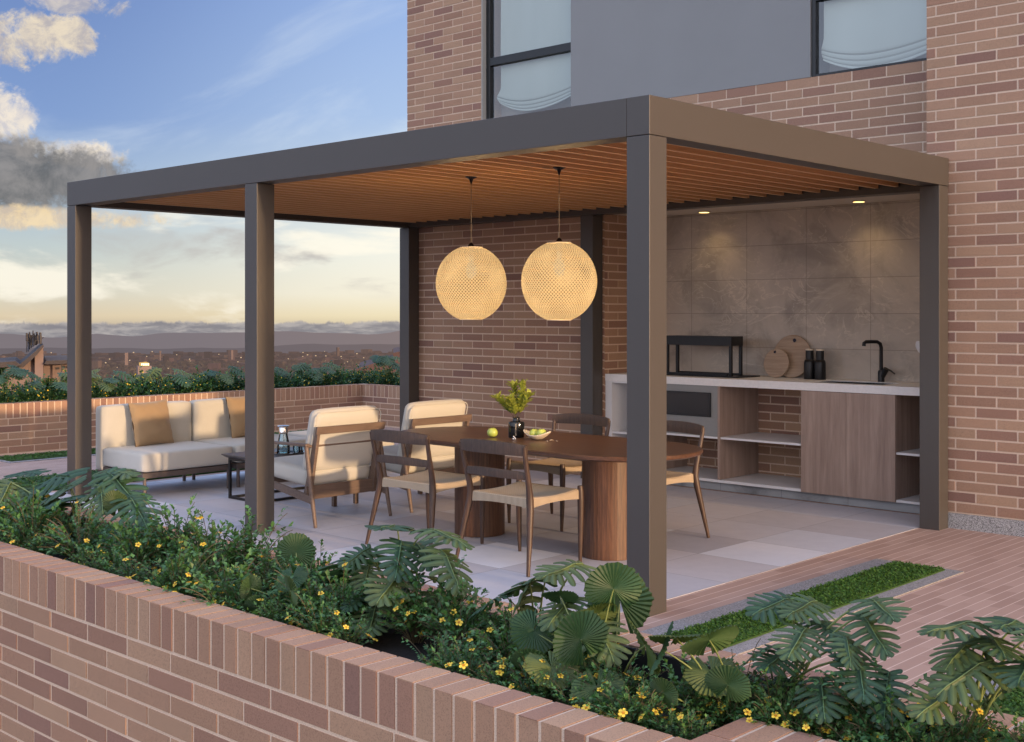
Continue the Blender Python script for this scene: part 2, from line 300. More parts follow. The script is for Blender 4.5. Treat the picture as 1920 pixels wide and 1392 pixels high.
# ---------------------------------------------------------------- mesh builder
class MB:
    def __init__(s): s.v = []; s.f = []; s.c = []; s.mi = []
    def quad(s, a, b, c, d, colr=(1, 1, 1), mi=0):
        i = len(s.v); s.v += [tuple(a), tuple(b), tuple(c), tuple(d)]; s.f.append((i, i + 1, i + 2, i + 3)); s.c.append(colr); s.mi.append(mi)
    def poly(s, pts, colr=(1, 1, 1), mi=0):
        i = len(s.v); s.v += [tuple(p) for p in pts]; s.f.append(tuple(range(i, i + len(pts)))); s.c.append(colr); s.mi.append(mi)
    def hexa(s, P, colr=(1, 1, 1), mi=0):
        """P: 8 corners, bottom 4 ccw then top 4 ccw"""
        i = len(s.v); s.v += [tuple(p) for p in P]
        for q in ((3, 2, 1, 0), (4, 5, 6, 7), (0, 1, 5, 4), (1, 2, 6, 5), (2, 3, 7, 6), (3, 0, 4, 7)):
            s.f.append(tuple(i + k for k in q)); s.c.append(colr); s.mi.append(mi)
    def box(s, x0, x1, y0, y1, z0, z1, colr=(1, 1, 1), mi=0):
        s.hexa([(x0, y0, z0), (x1, y0, z0), (x1, y1, z0), (x0, y1, z0), (x0, y0, z1), (x1, y0, z1), (x1, y1, z1), (x0, y1, z1)], colr, mi)
    def grid(s, rows, closed=False, colr=(1, 1, 1), mi=0, cf=None):
        """rows: list of equal-length point lists"""
        i = len(s.v); n = len(rows[0])
        for r in rows: s.v += [tuple(p) for p in r]
        for a in range(len(rows) - 1):
            for b in range(n if closed else n - 1):
                c = (b + 1) % n
                s.f.append((i + a * n + b, i + a * n + c, i + (a + 1) * n + c, i + (a + 1) * n + b))
                s.c.append(cf(a, b) if cf else colr); s.mi.append(mi)
    def tube(s, pts, rad, seg=10, colr=(1, 1, 1), mi=0, cap=True, flat=(1, 1)):
        pts = [Vector(p) for p in pts]
        if not hasattr(rad, '__len__'): rad = [rad] * len(pts)
        rows = []; up = None
        for k, p in enumerate(pts):
            t = (pts[min(k + 1, len(pts) - 1)] - pts[max(k - 1, 0)]).normalized()
            if up is None:
                up = Vector((0, 0, 1)) if abs(t.z) < 0.9 else Vector((1, 0, 0))
            a = t.cross(up).normalized(); b = a.cross(t).normalized(); up = b
            rows.append([p + (a * math.cos(q) * flat[0] + b * math.sin(q) * flat[1]) * rad[k] for q in [2 * math.pi * j / seg for j in range(seg)]])
        s.grid(rows, True, colr, mi)
        if cap: s.poly(rows[0][::-1], colr, mi); s.poly(rows[-1], colr, mi)
    def lathe(s, prof, cx=0, cy=0, seg=24, colr=(1, 1, 1), mi=0):
        rows = [[(cx + r * math.cos(q), cy + r * math.sin(q), z) for q in [2 * math.pi * j / seg for j in range(seg)]] for r, z in prof]
        s.grid(rows, True, colr, mi)
        if prof[0][0] > 1e-4: s.poly(rows[0][::-1], colr, mi)
        if prof[-1][0] > 1e-4: s.poly(rows[-1], colr, mi)
    def build(s, name, mats, parent=None, smooth=False, bevel=0.0, bseg=2, weld=False, angle=40, sub=0):
        me = bpy.data.meshes.new(name); me.from_pydata(s.v, [], s.f)
        if not isinstance(mats, (list, tuple)): mats = [mats]
        for m in mats: me.materials.append(m)
        if len(mats) > 1: me.polygons.foreach_set('material_index', s.mi)
        ca = me.color_attributes.new('Col', 'FLOAT_COLOR', 'CORNER')
        buf = []
        for p, c in zip(s.f, s.c): buf += [c[0], c[1], c[2], 1.0] * len(p)
        ca.data.foreach_set('color', buf)
        if smooth: me.polygons.foreach_set('use_smooth', [True] * len(me.polygons))
        me.update()
        o = bpy.data.objects.new(name, me); col.objects.link(o)
        if weld or sub or bevel: w = o.modifiers.new('weld', 'WELD'); w.merge_threshold = 1e-4
        if bevel:
            b = o.modifiers.new('bevel', 'BEVEL'); b.width = bevel; b.segments = bseg; b.limit_method = 'ANGLE'; b.angle_limit = R(30)
        if sub: q = o.modifiers.new('sub', 'SUBSURF'); q.levels = sub; q.render_levels = sub
        if smooth and angle < 180 and not sub:
            try: me.set_sharp_from_angle(angle=R(angle))
            except Exception: pass
        if parent: o.parent = parent
        return o

def tag(o, label=None, cat=None, group=None, kind=None):
    if label: o['label'] = label
    if cat: o['category'] = cat
    if group: o['group'] = group
    if kind: o['kind'] = kind
    return o
def empty(name, loc=(0, 0, 0), rz=0.0):
    o = bpy.data.objects.new(name, None); o.empty_display_size = 0.1; col.objects.link(o)
    o.location = loc; o.rotation_euler = (0, 0, rz); return o
def kids(o): return [c for c in col.objects if c.parent == o]
def copy_tree(o, parent=None):
    c = o.copy(); col.objects.link(c); c.parent = parent
    for ch in [k for k in list(o.children)]: copy_tree(ch, c)
    return c
def local(mb, root):
    """shift vertices from world into the root's space (roots are unrotated)"""
    l = root.location
    mb.v = [(a - l.x, b - l.y, c - l.z) for a, b, c in mb.v]; return mb

# ---------------------------------------------------------------- brickwork
BR = [(0.46, 0.282, 0.182), (0.43, 0.258, 0.166), (0.405, 0.236, 0.155), (0.475, 0.300, 0.192), (0.45, 0.272, 0.176), (0.365, 0.206, 0.142)]
MORTAR = (0.80, 0.62, 0.47)
CH, BL, J = 0.0812, 0.313, 0.0135
def brick_col(rnd):
    c = rnd.choice(BR) if rnd.random() < 0.93 else (0.315, 0.175, 0.13)
    k = rnd.uniform(0.93, 1.07); return tuple(x * k for x in c)
def bricks(mb, P, U, N, w, z0, z1, uoff=0.0, soldier=0.0, top=0.0, seed=1, proud=0.0035, pitch=0.084, cut=None, bl=BL):
    """bricks laid on the plane through P; U horizontal unit vector, N outward normal; soldier = height of the upright course at the top"""
    rnd = random.Random(seed); P = Vector(P); U = Vector(U); N = Vector(N)
    def b(u0, u1, a0, a1, d=proud):
        c = brick_col(rnd); q = proud * rnd.uniform(.55, 1.35)
        A = [P + U * u + N * n + Vector((0, 0, z)) for (u, n, z) in ((u0, 0, a0), (u1, 0, a0), (u1, q, a0), (u0, q, a0), (u0, 0, a1), (u1, 0, a1), (u1, q, a1), (u0, q, a1))]
        for A4 in ((3, 2, 6, 7), (4, 7, 6, 5), (0, 1, 2, 3), (0, 3, 7, 4), (2, 1, 5, 6)):
            mb.quad(*[A[k] for k in A4], c)
    zt = z1 - soldier
    row = 0; z = zt
    while z > z0 + 0.01:
        a1 = z - (J if row or soldier else 0); a0 = max(z0, z - CH)
        u = -((uoff + (0.5 if row % 2 else 0.0)) % 1.0) * bl
        while u < w:
            u0, u1 = max(0.0, u), min(w, u + bl - J)
            if u1 - u0 > 0.015 and a1 - a0 > 0.01:
                if not cut or not (cut[0] < (u0 + u1) / 2 < cut[1] and cut[2] < (a0 + a1) / 2 < cut[3]): b(u0, u1, a0, a1)
            u += bl
        z -= CH; row += 1
    if soldier:
        u = 0.0
        while u < w:
            b(u + 0.001, min(w, u + pitch - J), zt, z1); u += pitch
def rim_top(mb, x0, x1, y0, y1, z, axis='X', pitch=0.084, seed=3, off=0.0):
    rnd = random.Random(seed); u = off; a, b = (x0, x1) if axis == 'X' else (y0, y1)
    while a + u < b:
        s = a + u + 0.001; e = min(b, a + u + pitch - J); c = brick_col(rnd)
        if axis == 'X': mb.box(s, e, y0 - 0.0035, y1, z + 0.0001, z + 0.0035, c)
        else: mb.box(x0, x1 + 0.0035, s, e, z + 0.0001, z + 0.0035, c)
        u += pitch
# ---------------------------------------------------------------- camera
CAM = Vector((4.032, -5.363, 1.65)); YAW = 43.314
cd = bpy.data.cameras.new('camera'); cam = bpy.data.objects.new('camera', cd); col.objects.link(cam)
cam.location = CAM; cam.rotation_euler = (R(90), 0, R(YAW))
cd.sensor_width = 36; cd.lens = 43.26; cd.shift_y = -0.0571; cd.clip_end = 20000; cd.clip_start = 0.05
sc.camera = cam
sc.view_settings.view_transform = 'Standard'; sc.view_settings.look = 'None'; sc.view_settings.exposure = 0

cy = sc.cycles
cy.max_bounces = 6; cy.diffuse_bounces = 3; cy.glossy_bounces = 2; cy.transmission_bounces = 4; cy.transparent_max_bounces = 8
cy.sample_clamp_indirect = 4.0; cy.caustics_reflective = False; cy.caustics_refractive = False
cy.use_adaptive_sampling = True; cy.adaptive_threshold = 0.025
# ---------------------------------------------------------------- world
SUN_EL, SUN_AZ = 5.0, 0.0     # sun low in the +X direction
def world():
    w = bpy.data.worlds.new('World'); sc.world = w; w.use_nodes = True
    nt = w.node_tree; nt.nodes.clear(); g = G(nt)
    out = nt.nodes.new('ShaderNodeOutputWorld')
    d = g.n('ShaderNodeTexCoord').outputs['Generated']
    x, y, z = g.xyz(d)
    hl = g.m('SQRT', g.m('ADD', g.m('MULTIPLY', x, x), g.m('MULTIPLY', y, y)))
    e = g.m('DIVIDE', z, g.m('MAXIMUM', hl, 0.02))
    az = g.m('MULTIPLY', g.m('ARCTAN2', y, x), 180 / math.pi)          # degrees, 0 = +X
    s = g.m('SUBTRACT', 133.314, az)                                   # right of the view axis, degrees
    def sm(v, a, b):
        mr = g.n('ShaderNodeMapRange', interpolation_type='SMOOTHSTEP')
        g.put(mr.inputs[0], v); mr.inputs[1].default_value = a; mr.inputs[2].default_value = b
        return mr.outputs[0]
    eN = g.m('DIVIDE', g.m('ADD', e, 0.1), 0.5, clamp=True)            # -0.1..0.4
    def pe(v): return (v + 0.1) / 0.5
    left = g.ramp(eN, [(pe(-0.06), (0.17, 0.135, 0.13)), (pe(-0.022), (0.27, 0.235, 0.23)), (pe(-0.003), (0.72, 0.60, 0.42)), (pe(0.015), (0.66, 0.64, 0.54)), (pe(0.05), (0.50, 0.58, 0.60)), (pe(0.10), (0.33, 0.45, 0.64)), (pe(0.15), (0.195, 0.31, 0.60)), (pe(0.25), (0.145, 0.235, 0.51)), (pe(0.4), (0.13, 0.22, 0.50))])
    right = g.ramp(eN, [(pe(-0.06), (0.19, 0.135, 0.115)), (pe(-0.022), (0.40, 0.30, 0.22)), (pe(-0.003), (0.86, 0.75, 0.50)), (pe(0.015), (0.93, 0.88, 0.72)), (pe(0.05), (0.88, 0.88, 0.80)), (pe(0.10), (0.58, 0.68, 0.78)), (pe(0.16), (0.40, 0.54, 0.80)), (pe(0.25), (0.31, 0.45, 0.77)), (pe(0.4), (0.20, 0.31, 0.62))])
    base = g.mix(sm(s, -22, -3), left, right)
    # streaky cirrus
    sv = g.comb(g.m('MULTIPLY', s, 0.05), g.m('SUBTRACT', g.m('MULTIPLY', e, 9.0), g.m('MULTIPLY', s, 0.055)), 0.0)
    ci = g.noise(sv, 1.6, 7, 0.58, 0.5)
    ci = g.m('MULTIPLY', sm(ci, 0.50, 0.72), sm(e, 0.02, 0.12))
    base = g.mix(g.m('MULTIPLY', ci, 0.38), base, (0.70, 0.78, 0.88))
    # one broad bright streak rising to the right
    ln = g.m('SUBTRACT', e, g.m('ADD', 0.163, g.m('MULTIPLY', s, 0.0052)))
    nz = g.noise(g.comb(g.m('MULTIPLY', s, 0.12), g.m('MULTIPLY', e, 14.0), 3.0), 2.2, 6, 0.6)
    st = g.m('MULTIPLY', sm(g.m('ABSOLUTE', g.m('ADD', ln, g.m('MULTIPLY', g.m('SUBTRACT', nz, 0.5), 0.03))), 0.020, 0.0), sm(s, -19, -7))
    base = g.mix(g.m('MULTIPLY', st, 0.7), base, (0.72, 0.82, 0.90))
    # soft grey and peach veils near the horizon
    v2 = g.noise(g.comb(g.m('MULTIPLY', s, 0.07), g.m('MULTIPLY', e, 11.0), 7.0), 2.0, 6, 0.55, 0.4)
    base = g.mix(g.m('MULTIPLY', g.m('MULTIPLY', sm(v2, 0.50, 0.66), sm(e, 0.125, 0.07)), g.m('MULTIPLY', sm(e, 0.005, 0.03), 0.75)), base, (0.46, 0.43, 0.43))
    v3 = g.noise(g.comb(g.m('MULTIPLY', s, 0.06), g.m('MULTIPLY', e, 12.0), 19.0), 2.4, 5, 0.55, 0.3)
    base = g.mix(g.m('MULTIPLY', g.m('MULTIPLY', sm(v3, 0.52, 0.68), sm(e, 0.13, 0.08)), 0.8), base, (1.0, 0.95, 0.82))
    # cumulus: distorted ellipses on the sphere of the sky
    pn = g.comb(g.m('MULTIPLY', s, 0.19), g.m('MULTIPLY', e, 11.0), 0.0)
    n1 = g.noise(pn, 3.0, 7, 0.66, 0.5); n2 = g.noise(pn, 4.5, 6, 0.68, 0.6)
    nf0 = g.noise(pn, 11.0, 6, 0.7); nf = nf0
    def ell(s0, e0, a, b, amp=1.4, lo=-0.15, hi=0.75):
        q = g.m('ADD', g.m('POWER', g.m('ABSOLUTE', g.m('DIVIDE', g.m('SUBTRACT', s, s0), a)), 2.0), g.m('POWER', g.m('ABSOLUTE', g.m('DIVIDE', g.m('SUBTRACT', e, e0), b)), 2.0))
        return sm(g.m('ADD', g.m('SUBTRACT', 1.0, q), g.m('ADD', g.m('MULTIPLY', g.m('SUBTRACT', n1, 0.5), amp * 2.6), g.m('MULTIPLY', g.m('SUBTRACT', nf, 0.5), 1.1))), lo, hi)
    n2 = sm(n2, 0.36, 0.64); nf = nf0
    lit = g.mix(n2, (0.86, 0.72, 0.52), (0.50, 0.44, 0.42))
    c1 = g.m('MAXIMUM', ell(-21.6, 0.208, 2.5, 0.022, 1.5), ell(-19.6, 0.212, 1.3, 0.016, 1.6))
    c1 = g.m('MAXIMUM', c1, g.m('MULTIPLY', ell(-19.6, 0.238, 2.6, 0.012, 1.6, 0.1, 0.9), 0.7))
    c2 = g.m('MAXIMUM', ell(-23.5, 0.150, 2.3, 0.028, 1.1), ell(-19.6, 0.122, 2.6, 0.011, 1.3))
    base = g.mix(g.m('MULTIPLY', c1, 0.9), base, lit)
    base = g.mix(g.m('MULTIPLY', c2, 0.92), base, g.mix(n2, (0.92, 0.80, 0.66), (0.62, 0.58, 0.60)))
    dk = ell(-24.2, 0.103, 8.2, 0.033, 0.5, -0.1, 0.6)
    base = g.mix(g.m('MULTIPLY', dk, 0.95), base, g.mix(sm(n1, .3, .7), (0.085, 0.085, 0.105), (0.25, 0.23, 0.24)))
    gl = ell(-23.5, 0.072, 9.0, 0.011, 0.6, 0.0, 0.8)
    base = g.mix(g.m('MULTIPLY', gl, 0.85), base, g.mix(n2, (0.92, 0.70, 0.42), (0.62, 0.50, 0.40)))
    # cloud bank lying on the hills
    tn = g.noise(g.comb(g.m('MULTIPLY', s, 0.9), g.m('MULTIPLY', e, 26.0), 11.0), 1.5, 10, 0.68, 0.2)
    top = g.m('SUBTRACT', g.m('ADD', -0.0065, g.m('MULTIPLY', g.m('SUBTRACT', tn, 0.5), 0.011)), e)
    bank = g.m('MULTIPLY', sm(top, 0.0, 0.0022), sm(e, -0.027, -0.019))
    bc = g.mix(sm(g.noise(g.comb(g.m('MULTIPLY', s, 0.4), g.m('MULTIPLY', e, 95.0), 2.0), 1.6, 8, 0.65, 0.4), 0.38, 0.66), (0.215, 0.215, 0.255), (0.44, 0.415, 0.42))
    bc = g.mix(g.m('MULTIPLY', sm(top, 0.003, 0.0), 0.55), bc, (0.62, 0.53, 0.44))
    base = g.mix(g.m('MULTIPLY', bank, 0.92), base, bc)
    # the rest of the dome: warm towards the sun, brighter blue overhead and behind the viewer
    ca = g.m('COSINE', g.m('MULTIPLY', g.m('SUBTRACT', az, 18.0), math.pi / 180))
    warm = g.m('MULTIPLY', g.m('POWER', g.m('MAXIMUM', ca, 0.0), 2.0), sm(e, 1.6, 0.0))
    warm = g.m('MULTIPLY', warm, sm(e, -0.25, 0.0))
    away = sm(g.m('ABSOLUTE', g.m('SUBTRACT', g.m('ABSOLUTE', s), 0.0)), 30, 60)
    high = sm(e, 0.36, 0.8)
    k = g.m('MAXIMUM', away, high)
    front = g.m('COSINE', g.m('MULTIPLY', g.m('ADD', az, 68.0), math.pi / 180))
    front = g.m('MULTIPLY', g.m('POWER', g.m('MAXIMUM', front, 0.0), 1.3), sm(e, 2.2, 0.0))
    dome = g.mix(sm(e, 0.0, 1.3), WORLD_LOW, WORLD_HIGH)
    dome = g.mix(front, dome, WORLD_FRONT)
    dome = g.mix(g.m('MULTIPLY', warm, WORLD_WARM_F), dome, WORLD_WARM)
    dome = g.mix(sm(e, 0.0, -0.15), dome, (0.10, 0.085, 0.08))
    base = g.mix(k, base, dome)
    sky = g.n('ShaderNodeTexSky', sky_type='NISHITA', sun_disc=False)
    sky.sun_elevation = R(SUN_EL); sky.sun_rotation = R(90 - SUN_AZ)
    bg1 = g.n('ShaderNodeBackground'); g.put(bg1.inputs[0], base); bg1.inputs[1].default_value = 1.0
    bg2 = g.n('ShaderNodeBackground'); nt.links.new(sky.outputs[0], bg2.inputs[0]); bg2.inputs[1].default_value = 0.012
    ad = g.n('ShaderNodeAddShader'); nt.links.new(bg1.outputs[0], ad.inputs[0]); nt.links.new(bg2.outputs[0], ad.inputs[1])
    nt.links.new(ad.outputs[0], out.inputs[0])
WORLD_LOW = (0.48, 0.58, 0.80); WORLD_HIGH = (0.70, 0.95, 1.55); WORLD_FRONT = (1.55, 1.62, 1.90); WORLD_WARM = (4.4, 3.1, 2.15); WORLD_WARM_F = 0.9
world()
try:
    sc.world.cycles.sampling_method = 'MANUAL'; sc.world.cycles.sample_map_resolution = 512
except Exception: pass
sd = bpy.data.lights.new('sun', 'SUN'); sun = bpy.data.objects.new('sun', sd); col.objects.link(sun)
sd.energy = 4.0; sd.angle = R(1.6); sd.color = (1.0, 0.67, 0.38)
sv = Vector((math.cos(R(SUN_EL)), -0.015, math.sin(R(SUN_EL))))
sun.rotation_euler = sv.to_track_quat('Z', 'Y').to_euler(); sun.location = (20, 0, 8)

# ---------------------------------------------------------------- ground and terrace
def struct(name, mb, mat, **kw):
    o = mb.build(name, mat, **kw); o['kind'] = 'structure'; return o
mb = MB(); mb.box(-11.2, 9, -2.0, 7.5, -0.5, 0.0); struct('terrace_deck', mb, M['pavers'])
mb = MB(); mb.box(-6.76, -0.166, -1.985, 4.20, -0.01, 0.002); struct('tiled_floor', mb, M['tiles'])
mb = MB(); mb.box(-11.2, 9, -2.64, 7.5, -30, -0.51, MORTAR); struct('podium', mb, M['brick'])
for nm, (x0, x1, y0, y1) in {'gravel_strip': (0.165, 0.762, -1.98, 2.29), 'gravel_strip_': (1.75, 2.40, -1.98, 0.30), 'gravel_strip__': (-9.86, -9.20, 0.66, 5.2)}.items():
    mb = MB(); mb.box(x0, x1, y0, y1, 0.0, 0.007); struct('gravel_strip', mb, M['gravel'])
def turf(x0, x1, y0, y1, n, label, sz=0.012):
    mb = MB(); mb.box(x0, x1, y0, y1, 0.0, 0.016); rnd = random.Random(int(x0 * 100) + 5)
    for i in range(n):
        a, b = rnd.uniform(x0, x1), rnd.uniform(y0, y1); t = rnd.uniform(0, 6.28); h = rnd.uniform(0.6, 1.3) * sz
        cx, sx = math.cos(t) * h, math.sin(t) * h; k = rnd.uniform(0.8, 1.9); zz = 0.016 + rnd.random() * 0.012
        mb.poly([(a - cx, b - sx, zz - 0.006), (a + sx * .5, b - cx * .5, zz + rnd.random() * .007), (a + cx, b + sx, zz + 0.004), (a - sx * .5, b + cx * .5, zz)], (k, k, k * .8))
    o = mb.build('turf', M['turfleaf']); tag(o, label, 'turf', kind='stuff'); return o
M['turfleaf'] = mat_leaf('turf_leaf', (0.030, 0.085, 0.012), (0.055, 0.12, 0.02), 0.7, 0.25)
turf(0.325, 0.66, -1.97, 2.235, 16000, 'strip of low green turf set in gravel in the brick deck', .008)
turf(1.93, 2.24, -1.97, 0.12, 4000, 'short turf strip set in gravel nearest the front planter on the right')
turf(-7.85, -6.87, -1.9, 2.2, 5000, 'wide band of green turf beside the sofa', 0.02)
turf(-9.77, -9.29, 0.72, 5.1, 3000, 'narrow green turf strip at the foot of the far planter wall', 0.02)

# near planter: front wall, cross wall, right wall, rear wall
def planter(name, label, pieces, soil, cat='planter wall'):
    r = empty(name, (pieces[0][0], pieces[0][2], 0)); tag(r, label, cat)
    return r
ZR = 0.50
r = empty('brick_planter', (0, -2.8, 0)); tag(r, 'raised brick planter wall with upright coping bricks across the foreground', 'planter')
mb = MB()
mb.box(-6, 2.117, -2.795, -2.636, -30, ZR, MORTAR)
mb.box(2.117, 9, -2.795, -2.373, -30, ZR, MORTAR)
bricks(mb, (-6, -2.795, 0), (1, 0, 0), (0, -1, 0), 15, -1.6, ZR, uoff=0.33, soldier=0.163, seed=11, pitch=0.0868, bl=0.328)
rim_top(mb, -6, 2.117, -2.795, -2.636, ZR, 'X', 0.0868, 12)
rim_top(mb, 2.117, 9, -2.552, -2.373, ZR, 'X', 0.0868, 14)
rim_top(mb, 2.117, 9, -2.795, -2.565, ZR, 'X', 0.2, 14)
local(mb, r).build('front_wall', M['brick'], r)
mb = MB(); mb.box(-6, 9, -1.99, -1.835, -0.2, ZR, MORTAR)
bricks(mb, (9, -1.835, 0), (-1, 0, 0), (0, 1, 0), 15, 0.005, ZR, uoff=0.1, soldier=0.163, seed=15)
rim_top(mb, -6, 9, -1.99, -1.835, ZR, 'X', 0.0868, 16, 0.03)
local(mb, r).build('rear_wall', M['brick'], r)
mb = MB(); mb.box(-6, 9, -2.004, -1.992, -0.2, 0.496); mb.box(-6, 2.11, -2.634, -2.622, 0.30, 0.496); mb.box(2.12, 9, -2.371, -2.360, 0.30, 0.496); mb.box(2.104, 2.116, -2.62, -2.38, 0.30, 0.496); local(mb, r).build('liner', M['liner'], r)
mb = MB(); rows = []
for i in range(121):
    rows.append([(-6 + i * 0.125, -2.635 + j * 0.0805, 0.40 + 0.012 * math.sin(i * 1.7 + j) * math.cos(j * 1.3 + i * .4)) for j in range(9)])
mb.grid(rows); local(mb, r).build('soil', M['soil'], r, smooth=True)

FX = -10.0; FZ = 0.59; FY = 6.31
r = empty('far_brick_planter', (FX, 0, 0)); tag(r, 'low brick planter wall turning a corner behind the sofa', 'planter')
mb = MB()
mb.box(FX - .16, FX, -8, FY + .16, 0, FZ, MORTAR); mb.box(FX, -5.2, FY, FY + .16, 0, FZ, MORTAR)
bricks(mb, (FX, -8, 0), (0, 1, 0), (1, 0, 0), 8 + FY, 0.0, FZ, uoff=0.2, soldier=0.163, seed=21)
bricks(mb, (FX, FY, 0), (1, 0, 0), (0, -1, 0), 4.8, 0.0, FZ, uoff=0.2, soldier=0.163, seed=22)
rim_top(mb, FX - .16, FX, -8, FY, FZ, 'Y', 0.084, 23); rim_top(mb, FX, -5.2, FY, FY + .16, FZ, 'X', 0.084, 24)
mb.box(FX - 1.15, FX - 1.0, -8, 7.5, -1, FZ, MORTAR); mb.box(FX - 1.0, -5.2, 7.35, 7.5, -1, FZ, MORTAR)
local(mb, r).build('wall', M['brick'], r)
mb = MB(); mb.box(FX - 1.0, FX - .16, -8, 7.35, 0.05, 0.5); mb.box(FX - .16, -5.2, FY + .16, 7.35, 0.05, 0.5); local(mb, r).build('soil', M['soil'], r)

# ---------------------------------------------------------------- apartment building
B = empty('apartment_building', (-3.4, 4.2, 0)); tag(B, 'tall brick apartment block with grey rendered panel behind the pergola', 'building')
Y0 = 4.18; NB = 4.86; PX = -0.18; PY = 3.80; T = 7.6
mb = MB()
mb.box(-6.63, -5.43, Y0, T, 3.55, T, MORTAR); mb.box(-6.63, -3.70, Y0, T, 0, 3.55, MORTAR)
mb.box(-3.70, PX, Y0, T, 2.662, 3.69, MORTAR); mb.box(-3.70, PX, NB, T, 0, 2.662, MORTAR)
bricks(mb, (-6.63, Y0, 0), (1, 0, 0), (0, -1, 0), 1.20, 3.55, 3.55 + 50 * CH, uoff=0.06, seed=31)
bricks(mb, (-6.63, Y0, 0), (1, 0, 0), (0, -1, 0), 2.93, 0, 3.55 - J, uoff=0.06, seed=32)
bricks(mb, (-3.70, Y0, 0), (1, 0, 0), (0, -1, 0), 3.52, 2.662, 3.69, uoff=0.4, seed=33)
bricks(mb, (-3.70, Y0, 0), (0, 1, 0), (1, 0, 0), NB - Y0, 0, 2.635, uoff=0.3, seed=34)
bricks(mb, (-3.70, NB, 0), (1, 0, 0), (0, -1, 0), 3.52, 0.08, 1.03, uoff=0.25, seed=35)
local(mb, B).build('brick_wall', M['brick'], B)
mb = MB(); mb.box(PX, 9, PY, T, 0.118, T, MORTAR)
bricks(mb, (PX, PY, 0), (1, 0, 0), (0, -1, 0), 9.18, 0.118, T, uoff=0.74, seed=36)
local(mb, B).build('brick_pier', M['brick'], B)
mb = MB(); mb.box(PX - .002, 9, PY - .006, T, 0.0, 0.116); local(mb, B).build('plinth', M['plinth'], B)
mb = MB(); mb.box(-3.698, PX, Y0 + .002, NB, 2.632, 2.66); local(mb, B).build('niche_ceiling', M['plaster'], B)
mb = MB(); mb.box(-3.696, PX, 4.846, 4.858, 1.041, 2.631); local(mb, B).build('backsplash', M['backsplash'], B)
mb = MB(); mb.box(-4.136, -1.405, Y0 - .006, 4.7, 3.692, T); local(mb, B).build('rendered_panel', M['panel'], B)
mb = MB(); mb.box(-5.43, -4.14, 4.50, T, 3.55, T); local(mb, B).build('inner_wall', M['plaster'], B)
mb = MB(); mb.box(-1.40, PX, 4.50, T, 3.70, T); local(mb, B).build('inner_wall', M['plaster'], B)
mb = MB(); mb.box(-5.429, -5.412, Y0 + .004, 4.27, 3.55, T); local(mb, B).build('window_jamb', M['jamb'], B)
def window(x0, x1, yw, zb, tr, name, zcl, left=0.06, cx=0.05):
    mb = MB()
    mb.box(x0, x0 + left, yw, yw + .07, zb, T); mb.box(x1 - .03, x1, yw, yw + .07, zb, T)
    mb.box(x0 + left, x1 - .03, yw, yw + .07, zb, zb + 0.022)
    mb.box(x0 + left, x1 - .03, yw - .004, yw + .07, tr, tr + 0.087)
    f = local(mb, B).build(name, M['frame'], B, bevel=0.003)
    mb = MB()
    for za, zt in ((zb + .022, tr), (tr + .087, T)): mb.quad((x0 + left, yw + .03, za), (x1 - .03, yw + .03, za), (x1 - .03, yw + .03, zt), (x0 + left, yw + .03, zt))
    local(mb, B).build('pane', M['window'], f)
    # gathered cloth blind: flat above, billowing with folds at the bottom of the lower light
    def cloth(za, zt, hang):
        mb = MB(); rows = []; n = 40; mrows = 90; w = x1 - x0 - left
        for j in range(mrows + 1):
            t = j / mrows; row = []
            for i in range(n + 1):
                s_ = i / n; inx = cx + (0.004 * math.sin(t * 5))
                if hang: inx = cx * (1 - 0.62 * math.exp(-((t - 0.16) / 0.14) ** 2)) + 0.004
                dipc = (1 - ((s_ - .42) / .58) ** 2) if s_ > .42 else (1 - ((.42 - s_) / .42) ** 2)
                sag = -0.13 * dipc * max(0, 1 - t * 1.3) if hang else 0
                z = (za + .13 + (zt - za - .13) * t + sag) if hang else za + (zt - za) * t
                y = yw + 0.060 + (0.010 * math.sin(s_ * 7) if not hang else 0)
                if hang:
                    y -= 0.028 * math.sin(math.pi * min(1, t * 1.1)) * math.sin(math.pi * s_) * .6
                    for c_, a_ in ((.05, .014), (.115, .017), (.19, .020)):
                        if t < c_: y += .22 * a_ * (1 - (c_ - t) / .12) if c_ - t < .12 else 0
                row.append((x0 + left + inx * w + s_ * (w * (1 - inx)), y, z))
            rows.append(row)
        def shade_(a, b):  # shadow lines under the folds, painted into the cloth colour
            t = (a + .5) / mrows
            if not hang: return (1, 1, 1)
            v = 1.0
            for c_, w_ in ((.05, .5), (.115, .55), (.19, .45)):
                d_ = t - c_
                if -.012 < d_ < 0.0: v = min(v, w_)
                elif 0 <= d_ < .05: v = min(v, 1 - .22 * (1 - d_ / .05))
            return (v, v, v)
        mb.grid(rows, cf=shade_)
        return mb
    mb = cloth(tr + .087, T, False)
    mb2 = cloth(zcl, tr, True); k = len(mb.v)
    mb.v += mb2.v; mb.f += [tuple(i + k for i in q) for q in mb2.f]; mb.c += mb2.c; mb.mi += mb2.mi
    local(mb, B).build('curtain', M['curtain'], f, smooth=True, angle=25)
    return f
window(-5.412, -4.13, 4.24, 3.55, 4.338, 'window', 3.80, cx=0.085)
window(-1.403, PX - .005, 4.19, 3.692, 4.345, 'window', 3.705, left=0.04, cx=0.035)
